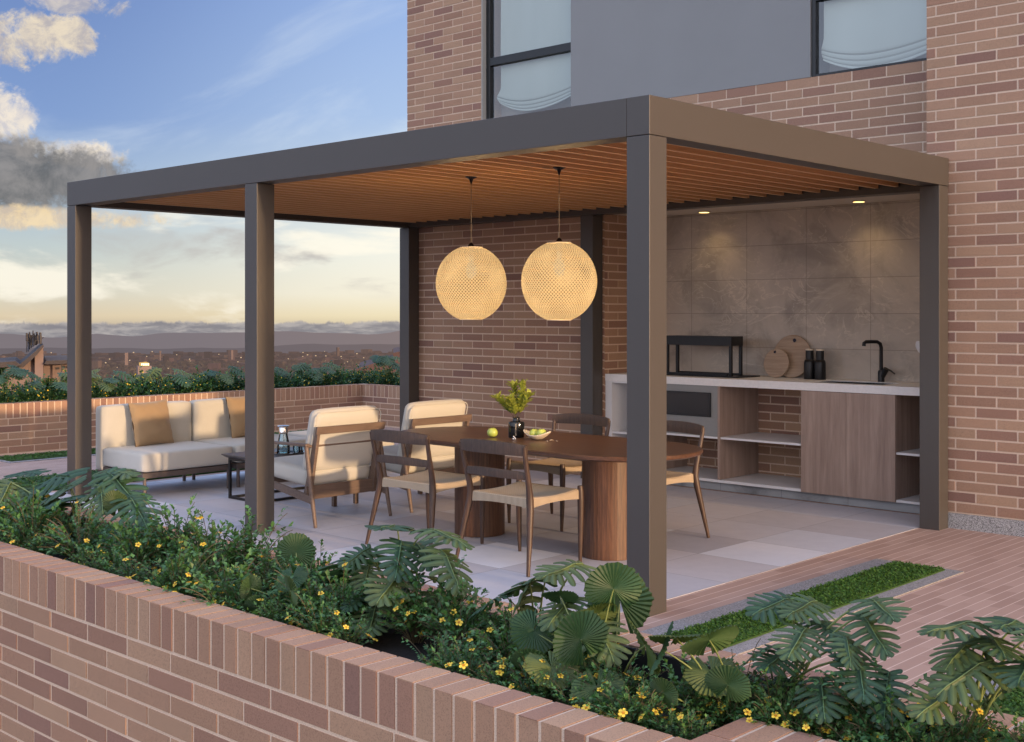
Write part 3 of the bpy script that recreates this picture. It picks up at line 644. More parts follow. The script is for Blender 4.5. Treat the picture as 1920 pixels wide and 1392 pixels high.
for (x, y) in ((-2.80, 4.60), (-1.16, 4.58)):
    mb = MB(); mb.lathe([(0.062, 0.0), (0.062, -0.010), (0.048, -0.012), (0.046, -0.004)], 0, 0, 28)
    o = mb.build('downlight', M['chrome'], B, smooth=True); o.location = (x - B.location.x, y - B.location.y, 2.631)
    mb = MB(); mb.lathe([(0.0, -0.004), (0.050, -0.0125), (0.0, -0.013)], 0, 0, 24); q = mb.build('lens', M['down'], o)
    ld = bpy.data.lights.new('downlight_lamp', 'SPOT'); lo = bpy.data.objects.new('downlight_lamp', ld); col.objects.link(lo)
    ld.energy = 5.5; ld.spot_size = R(120); ld.spot_blend = 1.0; ld.color = (1.0, 0.70, 0.36); ld.shadow_soft_size = 0.03
    lo.location = (x, y + .02, 2.60)

# ---------------------------------------------------------------- pergola
P = empty('pergola', (-3.3, 2.0, 0)); tag(P, 'dark bronze metal pergola with six square posts and wooden slatted ceiling', 'pergola')
ZB, ZT = 2.618, 2.832; S = 0.157
for (x, y) in ((-S, 0), (-3.634 - S, 0), (-6.425 - S, 0), (-S, 3.623), (-3.876, 4.017), (-6.582, 4.017)):
    mb = MB(); mb.box(x, x + S, y, y + S, 0.0, ZB - 0.003); local(mb, P).build('post', M['metal'], P, bevel=0.003)
def beam(x0, x1, y0, y1):
    mb = MB(); mb.box(x0, x1, y0, y1, ZB, ZT); local(mb, P).build('beam', M['metal'], P, bevel=0.003)
beam(-6.582, -S - .0015, 0, S); beam(-S, 0, 0, PY - .008); beam(-6.582, -6.425, S + .0015, 4.174); beam(-6.4235, PX - .01, 4.017, 4.172)
mb = MB(); mb.box(-6.42, -S - .002, S + .002, 4.015, 2.76, 2.80); local(mb, P).build('roof_panel', M['metal'], P)
mb = MB(); x = -0.20
k = 0
while x > -6.36:
    c = random.uniform(0.8, 1.15)
    mb.box(x - 0.150, x - 0.002, S + .003, 4.010, 2.715, 2.74, (c, c, c), 0)
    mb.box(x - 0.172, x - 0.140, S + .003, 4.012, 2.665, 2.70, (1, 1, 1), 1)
    x -= 0.1752; k += 1
local(mb, P).build('slatted_ceiling', [M['slatdark'], M['lit_edge']], P)

# ---------------------------------------------------------------- city, hills, near rooftops
def at(u, v, D):
    """world point along a compass direction and slope seen from the terrace, D metres out"""
    a = R(YAW); f = 2307.43
    d = Vector((-math.sin(a), math.cos(a), 0)) + Vector((math.cos(a), math.sin(a), 0)) * ((u - 960) / f) + Vector((0, 0, (586.43 - v) / f))
    return CAM + d * D
HAZE = None
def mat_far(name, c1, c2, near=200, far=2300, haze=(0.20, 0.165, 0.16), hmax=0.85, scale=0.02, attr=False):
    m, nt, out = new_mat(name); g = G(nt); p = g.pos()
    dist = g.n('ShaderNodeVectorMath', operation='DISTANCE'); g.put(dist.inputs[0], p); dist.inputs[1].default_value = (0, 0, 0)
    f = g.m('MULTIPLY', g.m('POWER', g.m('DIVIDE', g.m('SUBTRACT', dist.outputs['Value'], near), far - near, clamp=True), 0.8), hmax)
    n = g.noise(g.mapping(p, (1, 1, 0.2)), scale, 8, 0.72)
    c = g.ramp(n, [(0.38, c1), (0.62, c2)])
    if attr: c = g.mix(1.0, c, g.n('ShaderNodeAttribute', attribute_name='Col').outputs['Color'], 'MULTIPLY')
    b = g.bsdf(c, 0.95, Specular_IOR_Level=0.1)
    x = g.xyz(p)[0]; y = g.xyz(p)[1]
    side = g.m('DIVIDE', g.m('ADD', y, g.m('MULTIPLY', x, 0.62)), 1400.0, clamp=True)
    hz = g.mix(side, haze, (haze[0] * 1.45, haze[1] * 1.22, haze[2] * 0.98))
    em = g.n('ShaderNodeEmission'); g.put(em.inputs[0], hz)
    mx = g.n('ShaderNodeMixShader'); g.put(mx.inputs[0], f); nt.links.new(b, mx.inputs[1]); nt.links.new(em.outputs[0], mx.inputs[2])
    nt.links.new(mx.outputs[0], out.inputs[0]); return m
GZ = -72.0
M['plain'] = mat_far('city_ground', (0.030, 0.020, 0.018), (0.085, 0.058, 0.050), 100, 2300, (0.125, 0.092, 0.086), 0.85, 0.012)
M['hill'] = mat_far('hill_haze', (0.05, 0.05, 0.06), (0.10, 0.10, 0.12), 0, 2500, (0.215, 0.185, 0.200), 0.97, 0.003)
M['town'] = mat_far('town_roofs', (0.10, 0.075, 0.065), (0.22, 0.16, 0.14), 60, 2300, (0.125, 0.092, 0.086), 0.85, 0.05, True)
M['light'] = emit('town_light', (1.0, 0.70, 0.42), 0.8)
mb = MB(); n = 96; rings = [0.01, 60, 150, 400, 900, 1500, 2150, 2420]
mb.grid([[(r_ * math.cos(2 * math.pi * j / n), r_ * math.sin(2 * math.pi * j / n), GZ) for j in range(n)] for r_ in rings], True)
struct('city_plain', mb, M['plain'])
rnd = random.Random(5)
def ridge(name, r0, h, seed, base=GZ):
    rr = random.Random(seed); mb = MB(); N = 720; ph = [rr.uniform(0, 6.28) for _ in range(9)]
    def hh(a):
        v = 0
        for k, q in enumerate(ph): v += math.sin(a * (3 + k * k * 1.7 + k * 2) + q) / (1 + k * 0.9)
        return v
    top = []; mid = []; bot = []
    for j in range(N):
        a = 2 * math.pi * j / N; H_ = h * (0.55 + 0.22 * hh(a)) + rr.uniform(-.4, .4)
        H_ = max(3, H_)
        bot.append((r0 * math.cos(a), r0 * math.sin(a), base)); mid.append(((r0 + 60) * math.cos(a), (r0 + 60) * math.sin(a), base + H_ * 0.55)); top.append(((r0 + 130) * math.cos(a), (r0 + 130) * math.sin(a), base + H_))
    mb.grid([bot, mid, top], True); return struct(name, mb, M['hill'], smooth=True)
ridge('hills', 2400, 46, 3)
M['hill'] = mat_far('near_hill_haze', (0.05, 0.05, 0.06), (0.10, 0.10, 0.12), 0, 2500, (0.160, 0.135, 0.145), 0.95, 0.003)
ridge('hills', 2250, 19, 8)
mb = MB(); a0 = R(133.3)
for i in range(7600):
    D = 2250 * (rnd.random() ** 0.75) + 140
    az = R(133.3 + rnd.uniform(-22, 34)); w = rnd.uniform(3, 9) * (0.6 + D / 1500); d_ = rnd.uniform(3, 8) * (0.6 + D / 1500)
    if D > 2250: continue
    x, y = D * math.cos(az), D * math.sin(az); h = rnd.uniform(2.0, 6) * (1.0 if rnd.random() < .96 else 2.6) * (1.0 if D < 900 else 0.8)
    t = rnd.uniform(0, 1.57); ct, st = math.cos(t), math.sin(t); kk = rnd.uniform(0.15, 0.95); kc = (kk, kk * rnd.uniform(.85, 1), kk * rnd.uniform(.8, 1))
    pts = [(x + ct * a - st * b, y + st * a + ct * b) for a, b in ((-w / 2, -d_ / 2), (w / 2, -d_ / 2), (w / 2, d_ / 2), (-w / 2, d_ / 2))]
    mb.hexa([(p[0], p[1], GZ) for p in pts] + [(p[0], p[1], GZ + h) for p in pts], kc, 0)
    if rnd.random() < 0.02 * (1 + D / 700):
        s_ = 0.35 + D / 1900 * rnd.uniform(0.4, 1.1); zz = GZ + h + s_
        mb.box(x - s_ / 2, x + s_ / 2, y - s_ / 2, y + s_ / 2, zz - s_, zz, (1, 1, 1), 1)
o = mb.build('town_houses', [M['town'], M['light']]); tag(o, 'sprawl of low houses and lights on the plain below', 'town', kind='stuff')
mb = MB(); rnd = random.Random(9)
for i in range(13000):
    D = 1700 * (rnd.random() ** 0.8) + 120; az = R(133.3 + rnd.uniform(-22, 34)); x, y = D * math.cos(az), D * math.sin(az)
    s_ = rnd.uniform(2.5, 6); k = rnd.uniform(.3, .75); t = rnd.uniform(0, 3)
    a = [(x + s_ * math.cos(t + q), y + s_ * math.sin(t + q), GZ + rnd.uniform(1, 3)) for q in (0, 2.1, 4.2)]
    top = (x, y, GZ + rnd.uniform(4, 7))
    for q in range(3): mb.poly([a[q], a[(q + 1) % 3], top], (k * .8, k * .85, k * .6))
o = mb.build('treetops', M['town']); tag(o, 'dark mass of treetops between the houses on the plain', 'trees', kind='stuff')

# rooftop complex just beyond the terrace on the left
def cam_frame(u, v, D):
    p = at(u, v, D); a = math.atan2(p.y - CAM.y, p.x - CAM.x); return p, Vector((math.sin(a), -math.cos(a), 0)), Vector((math.cos(a), math.sin(a), 0))
mat_wallp = simple('pink_render', (0.19, 0.135, 0.12), 0.85, nscale=0.4, namt=0.2); mat_roofd = simple('dark_roof', (0.050, 0.040, 0.038), 0.9, nscale=1.0, namt=0.3)
mat_mast = simple('mast_metal', (0.03, 0.025, 0.025), 0.6); mat_dwin = simple('dark_window', (0.02, 0.018, 0.018), 0.3)
D = 90.0; q = D / 2307.43
o0, rgt, fwd = cam_frame(50, 660, D)
def pt(u, v, dep=0.0): return o0 + rgt * ((u - 50) * q) + fwd * dep + Vector((0, 0, (660 - v) * q))
def prism(mb, pts, d0, d1, c=(1, 1, 1), mi=0):
    A = [pt(u, v, d0) for u, v in pts]; Bk = [pt(u, v, d1) for u, v in pts]
    mb.poly(A[::-1], c, mi); mb.poly(Bk, c, mi)
    for i in range(len(A)): j = (i + 1) % len(A); mb.quad(A[i], A[j], Bk[j], Bk[i], c, mi)
r = empty('stair_tower_building', pt(60, 720)); tag(r, 'rooftop stair tower with a steep sloping roof crowded with antennas', 'building')
mb = MB(); prism(mb, [(-60, 760), (66, 760), (66, 668), (40, 686), (-60, 686)], 0, 8, (0.8, .8, .8)); prism(mb, [(64, 760), (79, 760), (79, 650), (64, 664)], -0.6, 6, (1.3, 1.25, 1.2)); local(mb, r).build('wall', mat_wallp, r)
mb = MB(); prism(mb, [(36, 688), (36, 684), (50, 672), (78, 646), (80, 649), (66, 667), (44, 688)], -1.2, 7); prism(mb, [(-60, 682), (30, 676), (40, 683), (30, 687), (-60, 687)], -1.5, 8); local(mb, r).build('roof', mat_roofd, r)
for (u0, v0, u1, v1) in ((2, 693, 14, 697), (22, 696, 24, 701), (38, 694, 46, 702), (-20, 693, -8, 697)):
    mb = MB(); prism(mb, [(u0, v1), (u1, v1), (u1, v0), (u0, v0)], -0.06, 0.1); local(mb, r).build('window', mat_dwin, r)
rn = random.Random(3); masts = [(50, 626, 662), (53, 632, 660), (55, 624, 658), (58, 634, 655), (61, 622, 652), (63, 630, 650), (66, 634, 648), (68, 627, 648), (71, 632, 647), (74, 626, 647), (76, 632, 647)]
for (u, v0, v1) in masts:
    mb = MB(); a, b = pt(u, v1, 1 + rn.random() * 3), pt(u + rn.uniform(-.5, .5), v0, 1 + rn.random() * 3); b = Vector((b.x, b.y, b.z))
    mb.tube([a, b], 0.045, 6)
    for t in (0.2, 0.45):
        m_ = a.lerp(b, 1 - t); w = rn.uniform(.025, .07); hh = rn.uniform(.15, .4)
        mb.box(m_.x - w, m_.x + w, m_.y - w, m_.y + w, m_.z - hh, m_.z + hh)
    if rn.random() < .6: mb.tube([a.lerp(b, .5), a.lerp(b, .62) + rgt * rn.uniform(-.25, .25)], 0.03, 5)
    local(mb, r).build('antenna', mat_mast, r)
r = empty('flat_roofed_building', pt(105, 720)); tag(r, 'low pink building with an overhanging dark flat roof beside the stair tower', 'building')
mb = MB(); prism(mb, [(80, 760), (150, 760), (150, 682), (80, 682)], 1, 9, (1.1, 1.05, 1.05)); local(mb, r).build('wall', mat_wallp, r)
mb = MB(); prism(mb, [(80, 683), (84, 676.5), (150, 675), (150, 681), (110, 683)], -1, 10); local(mb, r).build('roof', mat_roofd, r)
mb = MB(); prism(mb, [(110, 760), (112, 760), (112, 682), (110, 682)], -0.6, -0.4); local(mb, r).build('drainpipe', mat_mast, r)
for (u0, v0, u1, v1) in ((113, 688, 119, 693), (121, 689, 126, 693), (102, 691, 108, 695)):
    mb = MB(); prism(mb, [(u0, v1), (u1, v1), (u1, v0), (u0, v0)], 0.9, 1.1); local(mb, r).build('window', mat_dwin, r)
D = 420.0; q = D / 2307.43; o0, rgt, fwd = cam_frame(50, 660, D)
r = empty('floodlit_building', pt(263, 700)); tag(r, 'small brightly floodlit yellow building far out on the plain', 'building')
mb = MB(); prism(mb, [(250, 716), (276, 716), (276, 690.5), (250, 690.5)], 0, 6); local(mb, r).build('base_wall', mat_wallp, r)
mb = MB(); prism(mb, [(255, 690), (272, 690), (272, 685), (268, 683), (255, 684.5)], 0, 6, (.8, .8, .8)); local(mb, r).build('wall', emit('floodlit_wall', (1.0, 0.62, 0.22), 0.8), r)
mb = MB()
for u in (256.5, 260, 264, 268): prism(mb, [(u, 689), (u + 2.2, 689), (u + 2.2, 685), (u, 685)], -0.6, 0)
local(mb, r).build('windows', emit('lit_window', (1.0, 0.85, 0.5), 3.0), r)
for k, (u, vt, vb, w) in enumerate(((229, 664, 676, 6), (292, 661, 668, 3), (430, 661, 668, 4), (645, 658, 664, 5), (10, 667, 676, 5))):
    D = 900.0; q = D / 2307.43; o0, rgt, fwd = cam_frame(50, 660, D)
    mb = MB(); prism(mb, [(u - w / 2, vb + 12), (u + w / 2, vb + 12), (u + w / 2, vt), (u - w / 2, vt)], 0, 3); o = mb.build('distant_tower', M['town'])
    tag(o, ['slim tower block rising left of the floodlit building', 'pale tower block on the horizon right of the floodlit building', 'tower block on the horizon just left of the middle post', 'tower block on the horizon right of the middle post', 'tower block on the horizon above the stepped roofs'][k], 'tower block')
# brown house visible by the rear post
D = 60.0; q = D / 2307.43; o0, rgt, fwd = cam_frame(740, 700, D); 
def pt(u, v, dep=0.0): return o0 + rgt * ((u - 740) * q) + fwd * dep + Vector((0, 0, (700 - v) * q))
r = empty('brown_house', pt(735, 760)); tag(r, 'reddish brown stepped house front beyond the hedge by the rear corner post', 'house')
mb = MB(); prism(mb, [(668, 780), (800, 780), (800, 650), (737, 662), (737, 676), (700, 682), (668, 692)], 0, 8, (1, .75, .6)); local(mb, r).build('wall', simple('brown_render', (0.075, 0.042, 0.036), 0.9, nscale=.5, namt=.2), r)
for u in (672, 686, 700, 716): 
    mb = MB(); prism(mb, [(u, 700), (u + 7, 699), (u + 7, 695), (u, 696)], -.05, .1); local(mb, r).build('window', mat_dwin, r)
# ---------------------------------------------------------------- outdoor kitchen
K = empty('outdoor_kitchen', (-2.0, 4.5, 0)); tag(K, 'built-in outdoor kitchen with white counter and oak doors in the wall niche', 'kitchen')
YF = 4.20
def kb(name, mat, *boxes, bevel=0.0, par=None):
    mb = MB()
    for b in boxes: mb.box(*b)
    return local(mb, K).build(name, mat, par or K, bevel=bevel)
zc0, zc1 = 0.972, 1.041
ct = kb('countertop', M['quartz'], (-3.692, -1.45, YF - .02, 4.843, zc0, zc1), (-0.80, PX - .004, YF - .02, 4.843, zc0, zc1), (-1.45, -0.80, YF - .02, 4.30, zc0, zc1), (-1.45, -0.80, 4.64, 4.843, zc0, zc1))
kb('sink', M['chrome'], (-1.45, -0.80, 4.30, 4.64, 0.80, 0.81), (-1.45, -1.44, 4.30, 4.64, 0.81, 1.036), (-.81, -.80, 4.30, 4.64, .81, 1.036), (-1.44, -.81, 4.30, 4.31, .81, 1.036), (-1.44, -.81, 4.63, 4.64, .81, 1.036))
kb('end_cabinet', M['white'], (-3.692, -3.612, YF - .016, 4.84, .086, zc0 - .001), (-3.612, -3.22, YF - .014, 4.84, .955, zc0 - .002), (-3.612, -3.22, YF - .010, 4.84, .455, .475), (-3.612, -3.22, YF - .010, 4.84, .086, .106), (-3.24, -3.20, YF - .016, 4.84, .0865, zc0 - .001), (-3.61, -3.25, 4.82, 4.838, .11, .95))
kb('grill_panel', M['concrete'], (-3.198, -2.374, YF - .004, 4.60, .503, zc0 - .001))
oven = kb('oven_door', M['blackglass'], (-3.06, -2.444, YF - .012, YF - .004, .681, .906), bevel=0.002)
kb('oven_frame', M['black'], (-3.06, -2.444, YF - .018, YF - .012, .893, .906), (-3.06, -2.444, YF - .018, YF - .012, .681, .690), (-2.457, -2.444, YF - .018, YF - .012, .690, .893), (-3.06, -3.047, YF - .018, YF - .012, .690, .893), par=oven)
kb('shelf', M['white'], (-3.198, -2.374, YF - .006, 4.855, .484, .502))
kb('shelf', M['white'], (-3.198, -1.508, YF - .006, 4.855, .084, .108))
kb('shelf', M['white'], (-2.348, -1.508, YF + .004, 4.855, .484, .503))
kb('shelf', M['white'], (-.627, PX - .004, YF + .002, 4.855, .478, .496))
kb('shelf', M['white'], (-.627, PX - .004, YF + .002, 4.855, .084, .104))
kb('side_panel', M['cabinet'], (-2.372, -2.350, YF - .008, 4.856, .110, zc0 - .001))
kb('side_panel', M['cabinet'], (-1.5065, -1.49, YF + .014, 4.856, .090, zc0 - .001))
kb('side_panel', M['cabinet'], (-3.198, -3.18, YF + .010, 4.856, .110, .483))
kb('side_panel', M['cabinet'], (-.648, -.629, YF + .010, 4.856, .090, zc0 - .001))
kb('side_panel', M['cabinet'], (PX - .022, PX - .003, YF + .015, 4.856, .107, zc0 - .002))
kb('door', M['cabinet'], (-1.505, -1.0755, YF - .012, YF + .008, .084, zc0 - .004), bevel=0.0015)
kb('door', M['cabinet'], (-1.0725, -.629, YF - .012, YF + .008, .084, zc0 - .004), bevel=0.0015)
kb('plinth', M['kick'], (-3.69, PX - .004, YF + .045, 4.6, 0.004, .083))

g_ = empty('griddle', (-2.76, 4.52, zc1)); tag(g_, 'black countertop griddle with an open frame hood', 'griddle')
def gb(name, *boxes, root=g_, mat='black', bevel=.002):
    mb = MB()
    for b in boxes: mb.box(*b)
    return local(mb, root).build(name, M[mat], root, bevel=bevel)
gb('plate', (-3.22, -2.27, 4.36, 4.76, zc1, zc1 + .012)); gb('griddle_lip', (-3.15, -2.42, 4.42, 4.44, zc1 + .013, zc1 + .03), (-3.15, -2.42, 4.66, 4.68, zc1 + .013, zc1 + .03))
gb('hood', (-3.145, -2.385, 4.44, 4.64, 1.335, 1.425))
for x in (-3.145, -2.415):
    for y in (4.442, 4.61): gb('leg', (x, x + .028, y, y + .028, zc1 + .012, 1.334))
def disc(name, x, y, z, r, label, lean=0.10, th=.018, hole=(0.02, .75)):
    mb = MB(); n = 48
    for a, b in (((r - .004, -th / 2), (r, -th / 2 + .004)), ):
        pass
    rows = [[(rr * math.cos(2 * math.pi * j / n), t, rr * math.sin(2 * math.pi * j / n)) for j in range(n)] for rr, t in ((0.001, -th / 2), (r - .004, -th / 2), (r, -th / 2 + .004), (r, th / 2 - .004), (r - .004, th / 2), (0.001, th / 2))]
    mb.grid(rows, True); e = empty(name, (x, y, z)); e.rotation_euler = (-lean, 0, 0)
    mb.build('disc', M['board'], e, smooth=True)
    mb = MB(); mb.tube([(hole[0], -th / 2 - .001, r * hole[1]), (hole[0], -th / 2 + .004, r * hole[1])], .014 * r / .2 + .004, 16); mb.build('hanging_hole', M['darkcap'], e)
    return tag(e, label, 'cutting board', 'round wooden boards leaning on the backsplash')
disc('cutting_board', -1.955, 4.805, zc1 + .199, .2, 'larger round wooden board leaning behind the small one', 0.12)
disc('cutting_board', -2.08, 4.735, zc1 + .134, .135, 'smaller round wooden board leaning in front of the large one', 0.14, hole=(-.02, .78))
def bottle(x, y, label):
    e = empty('bottle', (x, y, zc1)); mb = MB(); mb.lathe([(.001, 0), (.050, 0), (.052, .006), (.052, .15), (.046, .172), (.036, .180), (.036, .262)], seg=28); mb.build('body', M['black'], e, smooth=True)
    mb = MB(); mb.lathe([(.036, .263), (.037, .266), (.037, .275), (.001, .277)], seg=28); mb.build('cap', M['ceramic'], e, smooth=True)
    return tag(e, label, 'bottle', 'black bottles beside the cutting boards')
bottle(-1.712, 4.70, 'matte black bottle touching the large round board'); bottle(-1.600, 4.69, 'matte black bottle on the side nearer the tap')
f_ = empty('kitchen_tap', (-1.03, 4.74, zc1)); tag(f_, 'black kitchen tap with bent spout and angled lever', 'tap')
mb = MB(); mb.lathe([(.001, 0), (.029, 0), (.029, .085), (.024, .10), (.018, .102)], seg=24); mb.tube([(0.0, 0, .03), (.055, -.01, .118)], .025, 18); mb.build('body', M['black'], f_, smooth=True)
mb = MB(); mb.tube([(0, 0, .09), (0, 0, .30), (-.004, -.012, .335), (-.02, -.04, .352), (-.05, -.09, .353), (-.075, -.135, .352), (-.085, -.15, .342), (-.086, -.152, .315)], [.016] * 7 + [.017], 14); mb.build('spout', M['black'], f_, smooth=True)
mb = MB(); mb.tube([(.055, -.01, .118), (.10, -.02, .10), (.14, -.03, .075)], [.010, .008, .006], 8, flat=(1.6, .7)); mb.build('lever', M['black'], f_, smooth=True)
u_ = empty('utensil_pot', (-.50, 4.58, zc1)); tag(u_, 'pale utensil pot mostly hidden behind the right post', 'utensil pot')
mb = MB(); mb.lathe([(.001, 0), (.062, 0), (.064, .01), (.066, .16), (.060, .16), (.058, .02), (.001, .018)], seg=28); mb.build('pot', M['ceramic'], u_, smooth=True)
mb = MB(); mb.tube([(0, 0, 0), (-.05, 0, .2), (-.062, 0, .235)], .006, 8); s_ = mb.build('handle', M['darkcap'], None)
e = empty('serving_spoon', (-.515, 4.58, zc1 + .022)); tag(e, 'white oval spoon standing in the utensil pot', 'spoon'); s_.parent = e
mb = MB(); rows = [[(-.062 - .078 * t_ * .5 + .036 * math.sin(math.pi * min(1, t_ * .96 + .02)) ** .6 * c_, .006 * math.cos(c_ * 3) + 0.0, .235 + .11 * t_) for c_ in (-1, -.6, -.2, .2, .6, 1)] for t_ in [k / 10 for k in range(11)]]
mb.grid(rows); o = mb.build('bowl', M['white'], e, smooth=True); so = o.modifiers.new('s', 'SOLIDIFY'); so.thickness = .005

# ---------------------------------------------------------------- dining table
TX, TY, TZ = -1.83, 1.14, 0.745
tb = empty('dining_table', (TX, TY, 0)); tag(tb, 'long oval walnut dining table on two drum legs', 'table')
mb = MB(); hl, rad = 1.28, .54
def stad(r, n=24):
    k = hl - rad
    return [(k + r * math.cos(a), r * math.sin(a)) for a in [-math.pi / 2 + math.pi * j / n for j in range(n + 1)]] + [(-k + r * math.cos(a), r * math.sin(a)) for a in [math.pi / 2 + math.pi * j / n for j in range(n + 1)]]
prof = [(rad - .10, TZ - .045), (rad - .045, TZ - .040), (rad - .004, TZ - .026), (rad, TZ - .020), (rad, TZ - .005), (rad - .006, TZ)]
rows = [[(x, y, z) for x, y in stad(r)] for r, z in prof]
mb.grid(rows, True); mb.poly([(x, y, TZ) for x, y in stad(rad - .006)]); mb.poly([(x, y, TZ - .045) for x, y in stad(rad - .10)][::-1])
mb.build('tabletop', M['walnut_x'], tb, smooth=True, angle=35)
for dx in (-.62, .62):
    mb = MB(); n = 72; rows = []
    for z in (0.004, .01, .35, TZ - .046):
        rows.append([((.187 + (.0003 if j % 2 else -.0003)) * math.cos(2 * math.pi * j / n), (.187 + (.0003 if j % 2 else -.0003)) * math.sin(2 * math.pi * j / n), z) for j in range(n)])
    mb.grid(rows, True); o = mb.build('leg', M['walnut_z'], tb); o.location = (dx, .02, 0)

# ---------------------------------------------------------------- dining chairs
def make_chair():
    r = empty('dining_chair')
    for s in (-1, 1):
        mb = MB(); mb.tube([(s * .275, .245, .505), (s * .277, .246, .47), (s * .279, .247, .40), (s * .277, .248, .2), (s * .272, .25, .0)], [.017, .0215, .0215, .018, .0115], 14); mb.build('leg', M['chairwood'], r, smooth=True)
        mb = MB(); mb.tube([(s * .325, -.315, 0), (s * .300, -.275, .20), (s * .272, -.238, .40), (s * .265, -.232, .46), (s * .268, -.245, .54), (s * .276, -.275, .66), (s * .282, -.300, .765), (s * .284, -.306, .80)], [.0115, .0175, .0235, .0235, .020, .0165, .0145, .012], 14); mb.build('leg', M['chairwood'], r, smooth=True)
    def rail(z0, z1, yb, bow, th, w):
        mb = MB(); rows = []; n = 24
        for i in range(n + 1):
            t = -1 + 2 * i / n; x = t * w; y = yb - bow * (1 - t * t); hh = (z1 - z0) * (0.5 - .10 * abs(t) ** 3); zc = (z0 + z1) / 2 + .010 * (1 - t * t)
            rows.append([(x, y - th / 2, zc - hh), (x, y + th / 2, zc - hh), (x, y + th / 2 + .004, zc), (x, y + th / 2, zc + hh), (x, y - th / 2, zc + hh), (x, y - th / 2 - .004, zc)])
        mb.grid(rows, True); mb.poly(rows[0][::-1]); mb.poly(rows[-1]); return mb
    rail(.738, .822, -.296, .055, .020, .290).build('top_rail', M['chairrail'], r, smooth=True, angle=60)
    rail(.585, .640, -.262, .050, .016, .272).build('back_rail', M['chairrail'], r, smooth=True, angle=60)
    mb = MB(); n = 22; rows = []
    def sx(t): return .262 + (.278 - .262) * t
    outer = []
    for j in range(n + 1):
        t = j / n; y = -.232 + .478 * t; row = []
        for i in range(n + 1):
            s = -1 + 2 * i / n
            edge = max(abs(s), abs(2 * t - 1)); dip = (1 - s * s) * (1 - (2 * t - 1) ** 2)
            z = .492 - .012 * (1 - t) - .042 * dip ** .8 - (.010 if edge > .98 else 0) - (.012 * (1 - (2 * t - 1) ** 2) if abs(s) > .6 else 0) * (abs(s) - .6) / .4
            row.append((s * sx(t), y, z))
        rows.append(row)
    mb.grid(rows)
    ring = [rows[0][i] for i in range(n + 1)] + [rows[j][n] for j in range(1, n + 1)] + [rows[n][i] for i in range(n - 1, -1, -1)] + [rows[j][0] for j in range(n - 1, 0, -1)]
    def low(p, k):
        s = p[0] / sx((p[1] + .232) / .478); t = (p[1] + .232) / .478
        if abs(abs(s) - 1) < .01: arch = .028 * (1 - (2 * t - 1) ** 2)
        else: arch = .016 * (1 - s * s)
        return (p[0] * (1.012 if k else 1.0), p[1] + (.004 if t > .99 else -.004 if t < .01 else 0) * k, p[2] - (.066 - arch) * (1 if k else .0))
    mid = [(p[0] * 1.012, p[1] + (.005 if p[1] > .24 else -.005 if p[1] < -.23 else 0), p[2] - .010) for p in ring]
    bot = [low(p, 1) for p in ring]; inn = [(p[0] * .90, p[1] * .90, p[2] + .004) for p in bot]
    mb.grid([inn, bot, mid, ring], True)
    mb.build('seat', M['weave'], r, smooth=True, angle=50, weld=True)
    return r
M['chairrail'] = mat_wood('walnut_veneer', (0.085, 0.052, 0.036), (0.028, 0.018, 0.014), 'Z', 3.4, 0.5)
chair0 = make_chair()
for i, (x, y, rz, lab) in enumerate(((-1.48, .60, 0.0, 'dark walnut chair with woven seat at the near table edge beside the corner post'), (-2.40, .61, 0.02, 'dark walnut chair with woven seat at the near table edge overlapping an armchair'), (-2.32, 1.88, math.pi, 'dark walnut chair with woven seat on the far side of the table behind the vase'), (-1.425, 1.86, math.pi - .02, 'dark walnut chair partly hidden behind the corner post, at the kitchen side of the table'))):
    o = chair0 if i == 0 else copy_tree(chair0); o.location = (x, y, .004); o.rotation_euler.z = rz; tag(o, lab, 'chair', 'dining chairs around the oval table')

# ---------------------------------------------------------------- things on the table
def apple(loc, r, label, group='green apples'):
    e = empty('apple', loc); mb = MB(); prof = []
    for k in range(15):
        a = math.pi * k / 14; rr = r * math.sin(a) * (1.0 + .06 * math.cos(a)); z = -r * .92 * math.cos(a); dent = .22 * r * math.exp(-(rr / (r * .28)) ** 2)
        prof.append((max(rr, .0005), z - (dent if z > 0 else -dent * .6)))
    mb.lathe(prof, seg=24); mb.build('flesh', M['apple'], e, smooth=True, angle=180)
    mb = MB(); mb.tube([(0, 0, r * .62), (.002, .001, r * .85), (.006, .002, r * 1.1)], .0016, 6); mb.build('stalk', M['twig'], e)
    return tag(e, label, 'apple', group)
apple((-2.195, 1.035, TZ + .036), .039, 'green apple lying alone on the tabletop left of the vase')
v = empty('vase', (-2.07, 1.155, TZ)); tag(v, 'black glass bottle vase in the middle of the dining table', 'vase')
mb = MB(); mb.lathe([(.001, 0), (.054, 0), (.058, .006), (.059, .10), (.056, .112), (.030, .118), (.026, .124), (.026, .140), (.029, .143), (.023, .144), (.021, .12), (.001, .118)], seg=36); mb.build('body', M['vase'], v, smooth=True)
mb = MB()
for k in range(14):
    for q in (0, 1):
        a = -0.95 + q * .10; z = .018 + k * .0062; mb.box(.0592 * math.cos(a) - .0012, .0592 * math.cos(a) + .0012, .0592 * math.sin(a) - .0012, .0592 * math.sin(a) + .0012, z, z + .003)
mb.build('bead_pattern', M['ceramic'], v)
